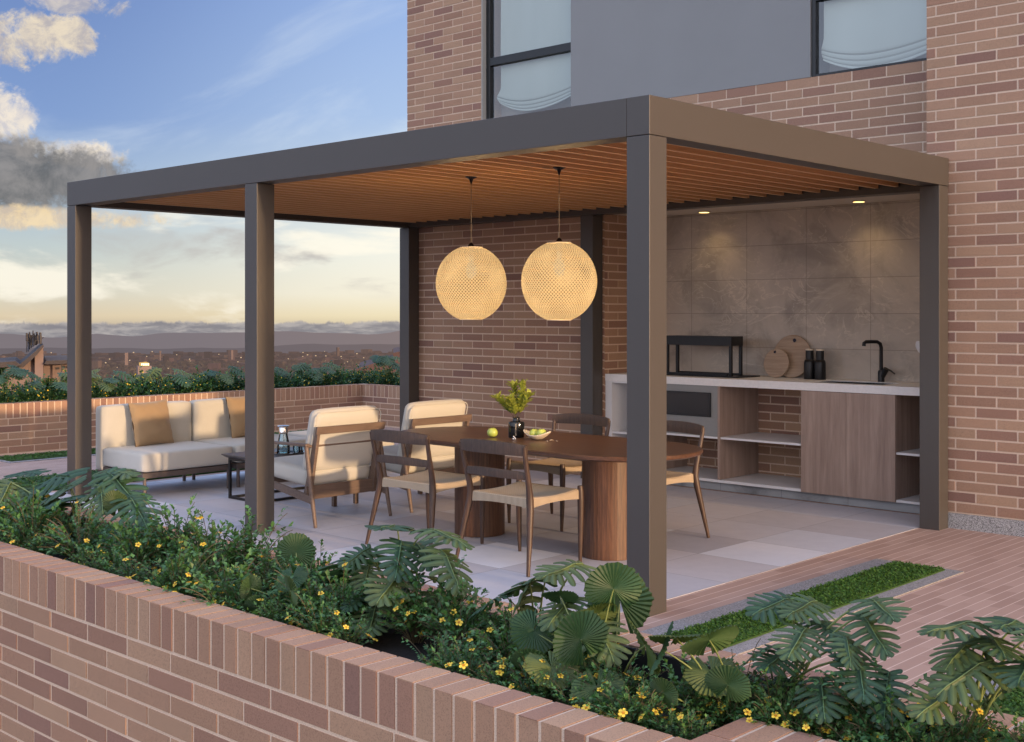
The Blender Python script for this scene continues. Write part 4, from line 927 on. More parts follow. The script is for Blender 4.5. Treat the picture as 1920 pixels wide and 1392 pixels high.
# branches
pl = empty('leafy_branch', (-2.07, 1.155, TZ + .12)); tag(pl, 'yellow-green leafy branches standing in the black vase', 'branch')
mbL = MB(); rnd = random.Random(4)
stems = [((.0, 0, 0), (.03, .02, .12), (.03, .03, .25)), ((0, 0, 0), (-.06, -.02, .09), (-.12, -.06, .15)), ((0, 0, 0), (-.03, .02, .13), (-.06, .03, .24)), ((0, 0, 0), (.05, .01, .10), (.10, .03, .18)), ((0, 0, 0), (.02, -.04, .09), (.01, -.08, .15)), ((0, 0, 0), (-.05, .03, .07), (-.10, .05, .11))]
def leaflet(mb, p, d, up, L, W, c=(1, 1, 1), fold=.25):
    d = d.normalized(); s = d.cross(up)
    if s.length < 1e-3: s = Vector((1, 0, 0))
    s.normalize(); n = s.cross(d)
    a = p; b = p + d * L * .5 + n * L * .02; t = p + d * L - n * L * .12
    for sg in (-1, 1):
        e1 = p + d * L * .22 + s * sg * W * .38 + n * W * fold; e2 = p + d * L * .55 + s * sg * W * .5 + n * W * fold; e3 = p + d * L * .82 + s * sg * W * .28 + n * W * fold * .5
        mb.poly([a, b, e2, e1] if sg > 0 else [a, e1, e2, b], c); mb.poly([b, t, e3, e2] if sg > 0 else [b, e2, e3, t], c)
for st in stems:
    mb = MB(); A, Bb, Cc = map(Vector, st); pts = [A.lerp(Bb, t).lerp(Bb.lerp(Cc, t), t) for t in [k / 10 for k in range(11)]]
    mb.tube(pts, [.0028 - .0018 * k / 10 for k in range(11)], 6); mb.build('stem', M['twig'], pl)
    for k in range(3, 11):
        for q in range(6):
            a = rnd.uniform(0, 6.28); dirv = (pts[min(k + 1, 10)] - pts[k - 1]).normalized() * .9 + Vector((math.cos(a), math.sin(a), .25)) * .9
            kk = rnd.uniform(.75, 1.25); leaflet(mbL, pts[k], dirv, Vector((0, 0, 1)), rnd.uniform(.055, .080), rnd.uniform(.026, .034), (kk, kk, kk * .9), .12)
mbL.build('leaves', M['sprig'], pl, smooth=False)
bw = empty('fruit_bowl', (-1.835, 1.12, TZ)); tag(bw, 'boat-shaped cream bowl holding two green apples', 'bowl')
mb = MB(); rows = []
for i in range(9):
    f = i / 8; row = []
    for j in range(32):
        a = 2 * math.pi * j / 32; rr = .02 + .062 * f; ex = 1 + .45 * f * abs(math.cos(a)) ** 3
        z = .004 + .032 * f ** 2 + .030 * f ** 2 * abs(math.cos(a)) ** 4
        ca, sa = math.cos(.1), math.sin(.1); X = rr * ex * math.cos(a); Y = rr * math.sin(a) * .8; row.append((X * ca - Y * sa, X * sa + Y * ca, z))
    rows.append(row)
mb.grid(rows, True); mb.poly(rows[0][::-1]); o = mb.build('body', M['ceramic'], bw, smooth=True, angle=180); so = o.modifiers.new('s', 'SOLIDIFY'); so.thickness = .004
apple((-1.862, 1.12, TZ + .047), .036, 'green apple in the bowl, farther from the corner post'); apple((-1.80, 1.128, TZ + .049), .037, 'green apple in the bowl, nearer the corner post')
mb = MB()
for (x, y, z) in ((0, 0, .008), (.016, .004, .008), (.008, .010, .014), (-.004, .014, .008), (.012, -.010, .008), (.004, .003, .022)):
    pr = [(max(.0005, .0075 * math.sin(math.pi * k / 8)), z - .0075 * math.cos(math.pi * k / 8)) for k in range(9)]; mb.lathe(pr, x, y, 10)
o = mb.build('knot_ornament', M['chrome'], None, smooth=True); o.location = (-1.955, 1.0, TZ); tag(o, 'little silver ornament of joined beads in front of the vase', 'ornament')
for k, (x, y, a, L, lab) in enumerate(((-1.955, 1.13, .3, .034, 'pale curled leaf right beside the vase foot'), (-1.70, 1.10, 1.2, .036, 'thin pale leaf lying upright beyond the bowl'), (-1.685, 1.04, .2, .022, 'tiny pale leaf fragment nearest the bowl on its right'), (-1.62, 1.09, 2.7, .030, 'small pale leaf nearest the corner post on the tabletop'))):
    mb = MB(); leaflet(mb, Vector((0, 0, .006)), Vector((math.cos(a), math.sin(a), .12)), Vector((0, 0, 1)), L, .013, (2.2, 1.8, 2.0), .3); o = mb.build('fallen_leaf', M['ceramic'], None); o.location = (x, y, TZ); tag(o, lab, 'leaf')

# ---------------------------------------------------------------- pendant lamps
def pendant():
    e = empty('pendant_lamp'); rx, rz = .266, .284
    mb = MB(); prof = []
    for k in range(41):
        a = math.radians(-72 + 144 * k / 40); prof.append((rx * math.cos(a), rz * math.sin(a)))
    prof = prof
    rows = [[(r * math.cos(2 * math.pi * j / 64), r * math.sin(2 * math.pi * j / 64), z) for j in range(64)] for r, z in prof]
    mb.grid(rows, True); mb.build('shade', M['shade'], e, smooth=True, angle=180)
    for z, r in ((-.270, .083), (.270, .083)):
        mb = MB(); mb.tube([(r * math.cos(2 * math.pi * j / 32), r * math.sin(2 * math.pi * j / 32), z) for j in range(33)], .004, 6, cap=False); mb.build('ring', M['ceramic'], e, smooth=True)
    mb = MB(); mb.lathe([(.083, .270), (.03, .275), (.026, .282), (.008, .305), (.003, .307)], seg=20); mb.build('cap', M['darkcap'], e, smooth=True)
    mb = MB(); mb.tube([(0, 0, .30), (0, 0, .775)], .0022, 8); mb.build('cord', M['cord'], e)
    mb = MB(); mb.lathe([(.004, .745), (.010, .765), (.016, .782), (.045, .796), (.045, .800)], seg=20); mb.build('ceiling_canopy', M['darkcap'], e, smooth=True)
    mb = MB(); mb.lathe([(.001, .03), (.03, .05), (.042, .09), (.036, .13), (.018, .16), (.018, .27)], seg=20); mb.build('bulb', M['bulb'], e, smooth=True)
    return e
pen = pendant()
for i, (x, lab) in enumerate(((-2.52, 'woven globe pendant lamp glowing above the table, the one nearer the sofa'), (-1.645, 'woven globe pendant lamp glowing above the table, the one nearer the corner post'))):
    o = pen if i == 0 else copy_tree(pen); o.location = (x, 1.14, 1.868); tag(o, lab, 'pendant lamp', 'woven globe lamps over the dining table')
    ld = bpy.data.lights.new('pendant_light', 'POINT'); lo = bpy.data.objects.new('pendant_light', ld); col.objects.link(lo)
    ld.energy = 34; ld.color = (1.0, 0.62, 0.27); ld.shadow_soft_size = .16; lo.location = (x, 1.14, 1.868)
    ld.use_shadow = True

# ---------------------------------------------------------------- armchairs
def rbox(mb_name, mat, parent, x0, x1, y0, y1, z0, z1, bev, seg=5, rot=None, piv=None, puff=0.0, name='cushion'):
    """soft box: bevelled block with slightly swollen faces"""
    mb = MB(); nx, ny, nz = 8, 10, 6
    cx, cy, cz = (x0 + x1) / 2, (y0 + y1) / 2, (z0 + z1) / 2; hx, hy, hz = (x1 - x0) / 2, (y1 - y0) / 2, (z1 - z0) / 2
    N = 14
    def P(a, b, c):
        # superellipsoid-like rounding with radius bev
        q = Vector((a * hx, b * hy, c * hz)); lim = Vector((hx - bev, hy - bev, hz - bev))
        core = Vector((max(-lim.x, min(lim.x, q.x)), max(-lim.y, min(lim.y, q.y)), max(-lim.z, min(lim.z, q.z))))
        d = q - core
        if d.length > 1e-6: d = d.normalized() * bev
        p = core + d
        f = (1 - (abs(p.x) / hx) ** 3) ; h = (1 - (abs(p.y) / hy) ** 3); j = (1 - (abs(p.z) / hz) ** 3)
        f, h, j = max(f, 0), max(h, 0), max(j, 0)
        p = Vector((p.x * (1 + puff * h * j), p.y * (1 + puff * .2 * f * j), p.z * (1 + puff * f * h)))
        p = p + Vector((cx, cy, cz))
        if rot: p = rot @ (p - piv) + piv
        return p
    lin = []
    for i in range(N + 1):
        t = -1 + 2 * i / N; lin.append(math.copysign(abs(t) ** .75, t))
    for ax in range(3):
        for sg in (-1, 1):
            rows = []
            for a in lin:
                row = []
                for b in lin:
                    c = [0, 0, 0]; c[ax] = sg; c[(ax + 1) % 3] = a; c[(ax + 2) % 3] = b * sg
                    row.append(P(*c))
                rows.append(row)
            mb.grid(rows)
    return mb.build(name, mat, parent, smooth=True, angle=180, weld=True)
def armchair():
    e = empty('armchair'); W = M['armwood']
    for s in (-1, 1):
        y = s * .375
        mb = MB(); mb.tube([(.385, s * .378, 0), (.330, y, .26), (.262, s * .372, .612)], [.0135, .019, .017], 14); mb.build('leg', W, e, smooth=True)
        mb = MB(); mb.box(-.352, -.318, y - .018, y + .018, 0, .31); mb.build('leg', W, e, bevel=.003)
        mb = MB(); mb.tube([(-.335, y, .30), (-.345, y, .45), (-.35, y, .605)], [.016, .015, .015], 12); mb.build('arm_support', W, e, smooth=True)
        mb = MB(); mb.hexa([(-.38, y - .028, .600), (.285, y - .022, .612), (.285, y + .022, .612), (-.38, y + .028, .600), (-.38, y - .028, .618), (.285, y - .022, .634), (.285, y + .022, .634), (-.38, y + .028, .618)]); mb.build('armrest', W, e, bevel=.006, bseg=3)
        mb = MB(); mb.hexa([(-.36, y - .017, .285), (.345, y - .017, .175), (.345, y + .017, .175), (-.36, y + .017, .285), (-.36, y - .017, .335), (.325, y - .017, .235), (.325, y + .017, .235), (-.36, y + .017, .335)]); mb.build('side_rail', W, e, bevel=.003)
        yy = s * .318
        mb = MB(); mb.hexa([(.160, yy - .014, .19), (.245, yy - .014, .19), (.245, yy + .014, .19), (.160, yy + .014, .19), (.330, yy - .014, .765), (.362, yy - .014, .765), (.362, yy + .014, .765), (.330, yy + .014, .765)]); mb.build('back_post', W, e, bevel=.003)
    mb = MB(); mb.tube([(.272, -.372, .612), (.272, .372, .612)], .011, 10); mb.build('cross_bar', W, e, smooth=True)
    mb = MB(); mb.hexa([(.335, -.345, .705), (.352, -.345, .705), (.352, .345, .705), (.335, .345, .705), (.351, -.345, .765), (.368, -.345, .765), (.368, .345, .765), (.351, .345, .765)]); mb.build('top_rail', W, e, bevel=.003)
    mb = MB(); mb.box(.225, .250, -.36, .36, .195, .300); mb.build('rear_rail', W, e, bevel=.003)
    mb = MB(); mb.box(-.352, -.325, -.36, .36, .260, .320); mb.build('front_rail', W, e, bevel=.003)
    ry = Matrix.Rotation(R(7.5), 3, 'Y')
    rbox('seat', M['cream'], e, -.37, .215, -.325, .325, .305, .445, .045, rot=Matrix.Rotation(R(5), 3, 'Y'), piv=Vector((-.05, 0, .37)), puff=.05, name='seat_cushion')
    rbox('back', M['cream'], e, 0.118, .228, -.335, .335, .405, .900, .054, rot=Matrix.Rotation(R(13), 3, 'Y'), piv=Vector((.17, 0, .405)), puff=.05, name='back_cushion')
    rot = Matrix.Rotation(R(13), 3, 'Y'); pv = Vector((.17, 0, .405)); pth = []
    for (cy_, cz_, a0) in ((.275, .842, 0), (-.275, .842, 90), (-.275, .462, 180), (.275, .462, 270)):
        for q in range(7):
            a = R(a0 + q * 15); p = Vector((.2225, cy_ + .056 * math.cos(a), cz_ + .054 * math.sin(a))); pth.append(rot @ (p - pv) + pv)
    pth.append(pth[0]); mb = MB(); mb.tube(pth, .0042, 6, cap=False); mb.build('piping', M['cream'], e, smooth=True)
    return e
ac = armchair()
for i, (x, y, lab) in enumerate(((-3.90, .83, 'cream armchair with wooden frame seen from behind, nearer the middle post'), (-3.90, 1.815, 'cream armchair with wooden frame seen from behind, beside the rear corner post'))):
    o = ac if i == 0 else copy_tree(ac); o.location = (x, y, .004); tag(o, lab, 'armchair', 'cream armchairs facing the sofa')

# ---------------------------------------------------------------- sofa
sf = empty('sofa', (-6.15, 1.25, 0)); tag(sf, 'long modular sofa in pale linen on a taupe metal frame', 'sofa')
M['sofaframe'] = simple('taupe_frame', (0.13, 0.105, 0.095), 0.45, 0.3)
def sofa_mod(y0, y1, back=True):
    mb = MB(); mb.box(-6.60, -5.79, y0 + .02, y1 - .02, .178, .228); local(mb, sf).build('frame', M['sofaframe'], sf, bevel=.004)
    for (x, y) in ((-5.806, y0 + .045), (-5.806, y1 - .045), (-6.565, y0 + .045), (-6.565, y1 - .045)):
        mb = MB(); mb.tube([(x, y, .004), (x, y, .20)], .0165, 14); local(mb, sf).build('leg', M['sofaframe'], sf, smooth=True)
    L = sf.location
    rbox('s', M['linen'], sf, -6.50 - L.x, -5.77 - L.x, y0 + .012 - L.y, y1 - .012 - L.y, .232, .405, .028, puff=.03, name='seat_cushion')
    if back: rbox('b', M['linen'], sf, -6.62 - L.x, -6.485 - L.x, y0 + .004 - L.y, y1 - .004 - L.y, .19, .785, .030, puff=.02, name='backrest')
sofa_mod(.285, 1.245); sofa_mod(1.262, 2.22); sofa_mod(2.24, 3.25, False)
def pillow(x, y, z, s, rz, ry, lab):
    mb = MB(); n = 26; rows_f, rows_b = [], []; rr = random.Random(int(y * 100))
    ph = [rr.uniform(0, 6.28) for _ in range(6)]
    for side in (1, -1):
        rows = []
        for i in range(n + 1):
            row = []
            for j in range(n + 1):
                a, b = -1 + 2 * i / n, -1 + 2 * j / n
                pin = 1 - .055 * (1 - abs(a)) * abs(b) ** 4 - .0
                X = b * s * (1 - .06 * (1 - a * a)); Z = a * s * (1 - .06 * (1 - b * b))
                th = .075 * ((1 - a * a) * (1 - b * b)) ** .42 + .004
                wr = .0045 * math.sin(7 * a + 3 * b + ph[0]) * math.sin(5 * b - 2 * a + ph[1]) + .003 * math.sin(16 * (abs(a) + abs(b)) + ph[2]) * max(abs(a), abs(b)) ** 4
                row.append((side * (th + wr), X, Z))
            rows.append(row if side > 0 else row[::-1])
        mb.grid(rows)
    o = mb.build('cushion', M['ochre'], None, smooth=True, angle=180, weld=True)
    o.location = (x, y, z); o.rotation_euler = (R(2), R(ry), R(rz)); tag(o, lab, 'cushion', 'ochre cushions on the sofa')
pillow(-6.375, .73, .610, .212, 4, -13, 'square ochre cushion on the near end of the sofa')
pillow(-6.375, 1.80, .612, .212, -3, -13, 'square ochre cushion on the sofa behind the middle post')

# ---------------------------------------------------------------- coffee table and drinks
cf = empty('coffee_table', (-5.05, 1.35, 0)); tag(cf, 'low black wire-frame coffee table between sofa and armchairs', 'coffee table')
cx0, cx1, cy0, cy1 = -5.27, -4.84, .86, 1.82
mb = MB(); zt = .398
o1 = [(cx0 - .055, cy0 - .055), (cx1 + .055, cy0 - .055), (cx1 + .055, cy1 + .055), (cx0 - .055, cy1 + .055)]; o2 = [(cx0 - .02, cy0 - .02), (cx1 + .02, cy0 - .02), (cx1 + .02, cy1 + .02), (cx0 - .02, cy1 + .02)]
mb.grid([[(x, y, zt - .032) for x, y in o2], [(x, y, zt - .008) for x, y in o1], [(x, y, zt) for x, y in o1]], True); mb.poly([(x, y, zt) for x, y in o1]); mb.poly([(x, y, zt - .032) for x, y in o2][::-1])
local(mb, cf).build('tabletop', simple('grey_tabletop', (0.085, 0.075, 0.07), 0.35), cf)
for (x, y) in ((cx0, cy0), (cx1, cy0), (cx1, cy1), (cx0, cy1)):
    mb = MB(); mb.box(x - .011, x + .011, y - .011, y + .011, .004, zt - .033); local(mb, cf).build('leg', M['black'], cf)
mb = MB()
for z in (.005, zt - .056):
    mb.box(cx0 + .011, cx1 - .011, cy0 - .010, cy0 + .010, z, z + .02); mb.box(cx0 + .011, cx1 - .011, cy1 - .010, cy1 + .010, z, z + .02)
    mb.box(cx0 - .010, cx0 + .010, cy0 + .011, cy1 - .011, z, z + .02); mb.box(cx1 - .010, cx1 + .010, cy0 + .011, cy1 - .011, z, z + .02)
local(mb, cf).build('rail', M['black'], cf)
ty_ = empty('tray', (-4.90, 1.24, zt)); tag(ty_, 'shiny oval tray carrying the carafe and glasses', 'tray')
mb = MB(); mb.lathe([(.001, .002), (.125, .002), (.135, .014), (.138, .014), (.130, .0), (.001, .0)], seg=36); o = mb.build('body', M['chrome'], ty_, smooth=True); o.scale = (.75, 1.25, 1)
ca_ = empty('carafe', (-4.90, 1.165, zt + .0025)); tag(ca_, 'clear glass water carafe with a wide metal collar', 'carafe')
mb = MB(); mb.lathe([(.001, 0), (.050, 0), (.056, .008), (.058, .05), (.050, .11), (.038, .165), (.034, .185), (.032, .185), (.036, .16), (.048, .105), (.055, .05), (.052, .012), (.001, .010)], seg=32); mb.build('body', M['glass'], ca_, smooth=True)
mb = MB(); mb.lathe([(.001, .011), (.052, .012), (.0545, .05), (.0525, .075), (.001, .075)], seg=32); mb.build('water', mat_glass('water', (.75, .85, .88), .05), ca_, smooth=True)
mb = MB(); mb.lathe([(.037, .180), (.041, .184), (.041, .225), (.036, .235), (.055, .247), (.052, .250), (.001, .245)], seg=32); mb.build('collar', M['chrome'], ca_, smooth=True)
mb = MB(); mb.tube([(0, 0, .05), (0, 0, .23)], .004, 8); mb.build('rod', M['chrome'], ca_, smooth=True)
def tumbler():
    e = empty('drinking_glass'); mb = MB(); mb.lathe([(.001, 0), (.026, 0), (.029, .004), (.034, .075), (.032, .075), (.027, .010), (.001, .008)], seg=24); mb.build('body', M['glass'], e, smooth=True)
    return e
t0 = tumbler()
for i, (x, y, lab) in enumerate(((-4.87, 1.285, 'clear tumbler beside the carafe on the tray'), (-4.93, 1.335, 'clear tumbler at the back of the tray'), (-4.86, 1.365, 'clear tumbler at the armchair end of the tray'))):
    o = t0 if i == 0 else copy_tree(t0); o.location = (x, y, zt + .0025); tag(o, lab, 'glass', 'tumblers on the coffee table')
# ---------------------------------------------------------------- planting
MONSTERA=[["left", [-2.202, -2.139, 0.42], [[-2.996, -2.1, 0.707, -2.727, -2.128, 0.773], [-2.337, -2.15, 0.759, -2.807, -2.15, 0.686], [-2.081, -2.05, 0.804, -1.804, -2.05, 0.828], [-1.972, -2.1, 0.801, -1.653, -2.1, 0.71], [-1.952, -2.15, 0.741, -1.722, -2.273, 0.647], [-2.104, -2.25, 0.672, -2.492, -2.25, 0.565], [-2.767, -2.2, 0.658, -2.49, -2.224, 0.644], [-1.68, -2.15, 0.713, -1.408, -2.197, 0.668], [-2.202, -2.2, 0.722, -2.559, -2.2, 0.605], [-2.792, -2.25, 0.691, -2.568, -2.411, 0.627], [-1.632, -2.25, 0.574, -1.35, -2.274, 0.56]]], ["midleft", [0.236, -2.05, 0.42], [[0.492, -2.1, 0.802, 0.743, -2.1, 0.828], [0.269, -2.05, 0.777, 0.398, -2.253, 0.851], [0.405, -2.15, 0.752, 0.581, -2.319, 0.706], [0.633, -2.15, 0.746, 0.86, -2.235, 0.682], [0.188, -2.15, 0.672, -0.107, -2.15, 0.52], [0.474, -2.2, 0.652, 0.571, -2.425, 0.603], [0.375, -2.25, 0.515, 0.541, -2.432, 0.485], [0.382, -2.05, 0.727, 0.604, -2.164, 0.71]]], ["midright", [1.053, -2.05, 0.42], [[1.327, -2.15, 0.793, 1.335, -2.37, 0.801], [1.134, -2.2, 0.708, 1.003, -2.2, 0.523], [1.169, -2.15, 0.726, 0.95, -2.15, 0.651], [1.499, -2.3, 0.669, 1.684, -2.412, 0.621], [1.346, -2.2, 0.692, 1.395, -2.416, 0.685]]], ["right", [2.037, -2.05, 0.42], [[2.093, -2.07, 0.782, 2.06, -2.326, 0.809], [2.145, -2.02, 0.775, 2.156, -2.28, 0.788], [2.347, -2.07, 0.822, 2.541, -2.242, 0.83], [2.348, -2.12, 0.785, 2.547, -2.27, 0.708], [2.197, -2.17, 0.729, 2.262, -2.421, 0.697], [2.131, -2.02, 0.713, 2.352, -2.148, 0.762], [2.378, -2.2, 0.68, 2.521, -2.407, 0.615], [2.277, -2.22, 0.613, 2.402, -2.445, 0.577], [2.102, -2.12, 0.631, 2.157, -2.376, 0.654], [2.295, -2.07, 0.688, 2.383, -2.312, 0.701]]], ["farright", [2.617, -2.05, 0.42], [[2.684, -2.12, 0.821, 2.582, -2.381, 0.844], [2.668, -2.07, 0.771, 2.645, -2.35, 0.788], [2.69, -2.07, 0.775, 2.85, -2.288, 0.841], [2.736, -2.17, 0.74, 2.637, -2.431, 0.704], [2.663, -2.2, 0.663, 2.63, -2.475, 0.632], [2.753, -2.02, 0.817, 2.793, -2.291, 0.882], [2.825, -2.12, 0.754, 2.874, -2.395, 0.762], [2.719, -2.02, 0.69, 2.777, -2.291, 0.743], [2.846, -2.12, 0.834, 2.983, -2.362, 0.853]]]]
FANS=[["a", [[-1.707, -2.2, 0.675, 0.076, 0.3], [-1.971, -2.2, 0.477, 0.072, 0.5], [-1.948, -2.3, 0.515, 0.06, 0.8]]], ["b", [[-0.14, -2.25, 0.649, 0.084, 0], [-0.074, -2.52, 0.556, 0.055, 0.7], [-0.013, -2.52, 0.488, 0.063, 0.6], [0.189, -2.52, 0.586, 0.061, 0.6], [-0.132, -2.35, 0.559, 0.061, 0.9]]], ["c", [[1.535, -2.2, 0.757, 0.108, 0.05], [1.586, -2.3, 0.823, 0.093, 0.6], [1.362, -2.3, 0.715, 0.062, 0.9], [1.84, -2.47, 0.675, 0.091, 0.8], [1.595, -2.47, 0.646, 0.095, 0.6], [1.398, -2.47, 0.525, 0.078, 0.6], [1.521, -2.3, 0.685, 0.068, 0.8]]], ["d", [[1.949, -2.47, 0.718, 0.077, 0.9], [1.901, -2.47, 0.675, 0.085, 0.8], [2.067, -2.47, 0.732, 0.087, 0.8], [2.127, -2.47, 0.617, 0.067, 0.5], [1.909, -2.47, 0.549, 0.049, 0.5]]]]
SHRUBS=[[-2.088, -2.46, 0.164], [-1.693, -2.403, 0.158], [-1.371, -2.296, 0.129], [-1.221, -2.155, 0.142], [-0.751, -2.252, 0.144], [-0.753, -2.05, 0.142], [-0.574, -2.55, 0.124], [-0.178, -2.55, 0.125], [-0.443, -2.125, 0.106], [-0.024, -2.323, 0.108], [-0.236, -2.05, 0.113], [-0.09, -2.05, 0.081], [0.408, -2.55, 0.093], [0.212, -2.55, 0.077], [0.343, -2.239, 0.083], [0.595, -2.244, 0.11], [0.83, -2.249, 0.116], [1.035, -2.266, 0.075], [1.115, -2.55, 0.077], [1.705, -2.5, 0.08], [1.664, -2.55, 0.067], [1.845, -2.55, 0.073], [1.879, -2.336, 0.096], [1.874, -2.188, 0.082], [1.977, -2.55, 0.066], [2.042, -2.326, 0.054], [2.082, -2.218, 0.063], [2.192, -2.254, 0.061], [2.253, -2.3, 0.071], [2.15, -2.3, 0.056], [2.34, -2.247, 0.059], [2.448, -2.208, 0.073], [2.541, -2.242, 0.071], [2.448, -2.3, 0.055], [2.62, -2.283, 0.07], [2.626, -2.101, 0.072], [2.741, -2.169, 0.07], [2.75, -2.05, 0.06], [-2.603, -2.366, 0.131], [-1.153, -2.05, 0.111], [2.336, -2.3, 0.055]]
def monstera_mesh(seed):
    rr = random.Random(seed); mb = MB(); K_ = 8
    q1, q2, q3 = rr.uniform(.10, .42), rr.uniform(.25, .6), rr.uniform(-.12, .12)
    def zed(x, y): return -q1 * y * y - q2 * abs(x) ** 1.7 + 0.10 * abs(x) + q3 * x * y + .02 * math.sin(9 * y + 5 * x)
    def P(x, y, dz=0.0): return (x, y, zed(x, y) + dz)
    for sg in (-1, 1):
        for k in range(K_):
            f = k / (K_ - 1); y0 = -.02 + .86 * f; th = R(-48 + 104 * f + rr.uniform(-4, 4))
            L = (.34, .45, .49, .48, .44, .38, .30, .20)[k] * rr.uniform(.93, 1.06); w0 = .056
            dx, dy = math.cos(th), math.sin(th); curl = .16 * (1 - f)
            rows = []
            for t, wf in ((0, 1.0), (.16, 1.08), (.34, .98), (.55, .80), (.74, .74), (.88, .60), (.96, .36), (1.0, .06)):
                cx = dx * L * t; cy = y0 + dy * L * t + (curl * t * t * L * 2)
                tx, ty = dx, dy + curl * 2 * t * 2; n_ = math.hypot(tx, ty); nx, ny = -ty / n_, tx / n_
                w = w0 * wf * (1 + .55 * t)
                rows.append([P(sg * (cx + nx * w), cy + ny * w, -.022 * wf), P(sg * (cx + nx * w * .45), cy + ny * w * .45, -.004), P(sg * cx, cy, .008), P(sg * (cx - nx * w * .45), cy - ny * w * .45, -.004), P(sg * (cx - nx * w), cy - ny * w, -.022 * wf)])
            kk = rr.uniform(.85, 1.12)
            mb.grid(rows, cf=lambda a, b, kk=kk: (kk * (1.22 if b in (1, 2) else .92),) * 3)
        rows = [[P(0, y, .012), P(sg * w, y, -.002)] for y, w in ((-.06, .03), (.1, .08), (.3, .09), (.5, .085), (.7, .065), (.86, .045), (1.0, .004))]
        mb.grid(rows)
    n0 = len(mb.v)
    mb.grid([[P(-.009, y, .016), P(0, y, .024), P(.009, y, .016)] for y in (-.04, .2, .4, .6, .8, .97)], colr=(2.4, 2.2, 2.2))
    return mb
def fan_mesh(seed):
    rr = random.Random(seed); mb = MB(); n = 34; a0 = R(-90 + 9); span = R(342)
    rows = []
    rad = [rr.uniform(.93, 1.04) for _ in range(2 * n + 1)]
    wob = rr.uniform(0, 6)
    for rad_ in (0.02, .35, .7, .94, 1.0):
        row = []
        for j in range(2 * n + 1):
            a = a0 + span * j / (2 * n); r_ = rad_ * (rad[j] if rad_ > .5 else 1); 
            if rad_ == 1.0: r_ *= (1.0 if j % 2 else .955)
            z = .030 * rad_ * (1 if j % 2 else -1) + .10 * rad_ ** 2 - .16 * rad_ ** 3 + .07 * rad_ * math.sin(2 * a + wob)
            row.append((r_ * math.cos(a), r_ * math.sin(a), z))
        rows.append(row)
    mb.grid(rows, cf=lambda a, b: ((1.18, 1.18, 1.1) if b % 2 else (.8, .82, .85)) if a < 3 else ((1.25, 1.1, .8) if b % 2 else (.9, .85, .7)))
    return mb
MM = [monstera_mesh(s).build('leaf', M['monstera'], smooth=True, angle=180, weld=True) for s in (1, 2, 3, 4, 5)]
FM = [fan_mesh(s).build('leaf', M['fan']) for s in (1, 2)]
def bez(a, b, c, n=10): return [a.lerp(b, k / n).lerp(b.lerp(c, k / n), k / n) for k in range(n + 1)]
def place_leaf(src, root, A, d, nrm, L, width=1.0):
    o = src.copy(); col.objects.link(o); o.parent = root
    y = d.normalized(); n = (nrm - y * nrm.dot(y)).normalized(); x = y.cross(n)
    m = Matrix(((x.x * L * width, y.x * L, n.x * L, A.x - root.location.x), (x.y * L * width, y.y * L, n.y * L, A.y - root.location.y), (x.z * L * width, y.z * L, n.z * L, A.z - root.location.z), (0, 0, 0, 1)))
    o.matrix_basis = m; return o
def stem(root, A, R0, r0=.0055, bow=.5):
    s = Vector(R0); a = Vector(A); mid = Vector((s.x + (a.x - s.x) * .28, s.y + (a.y - s.y) * .28, s.z + (a.z - s.z) * (.62 + .2 * bow)))
    mb = MB(); mb.tube(bez(s, mid, a, 9), [r0 * (1 - .055 * k) for k in range(10)], 7)
    local(mb, root).build('stem', M['stem'], root, smooth=True, angle=180)
rp = random.Random(21)
TOC = Vector((math.sin(R(YAW)), -math.cos(R(YAW)), 0))
MLAB = {'left': 'swiss cheese plant with sunlit split leaves in the planter below the left end post', 'midleft': 'swiss cheese plant in the front planter below the walnut chair legs', 'midright': 'swiss cheese plant in the front planter just left of the big fan leaves', 'right': 'swiss cheese plant in front of the turf strip with one large hanging leaf', 'farright': 'swiss cheese plant at the far right end of the front planter with tall pale stalks'}
for name, root, leaves in MONSTERA:
    r = empty('monstera_plant', root); tag(r, MLAB[name], 'plant', 'swiss cheese plants in the front planter')
    for lf in leaves:
        A, T_ = Vector(lf[:3]), Vector(lf[3:]); d = T_ - A; L = max(.16, d.length) * (.66 if name in ('right', 'farright') else .94)
        nrm = Vector((rp.uniform(-.25, .25), rp.uniform(-.25, .25), .9)) + TOC * rp.uniform(.0, .4)
        place_leaf(rp.choice(MM), r, A, d, nrm, L, rp.uniform(.88, 1.05))
        s0 = Vector((root[0] + rp.uniform(-.05, .05), root[1] + rp.uniform(-.04, .04), .40)); stem(r, A, s0)
    for k in range(8 if name in ('left', 'midleft') else 4):
        lf = rp.choice(leaves); A = Vector(lf[:3]) + Vector((rp.uniform(-.16, .16), rp.uniform(-.10, .05), rp.uniform(-.17, -.03))); A.z = max(A.z, .56)
        an = rp.uniform(0, 6.28); d = Vector((math.cos(an), math.sin(an) - .35, rp.uniform(-.75, -.05)))
        place_leaf(rp.choice(MM), r, A, d, Vector((rp.uniform(-.4, .4), rp.uniform(-.4, .2), .9)), rp.uniform(.12, .17), rp.uniform(.8, 1.0)); stem(r, A, (root[0] + rp.uniform(-.06, .06), root[1], .40), .004)
FLAB = {'a': 'small fan palm with round pleated leaves under the left swiss cheese plant', 'b': 'fan palm with one upright round leaf standing right of the middle post', 'c': 'big fan palm with round pleated leaves in front of the corner post', 'd': 'fan palm with raised fan leaves between the corner post and the turf strip'}
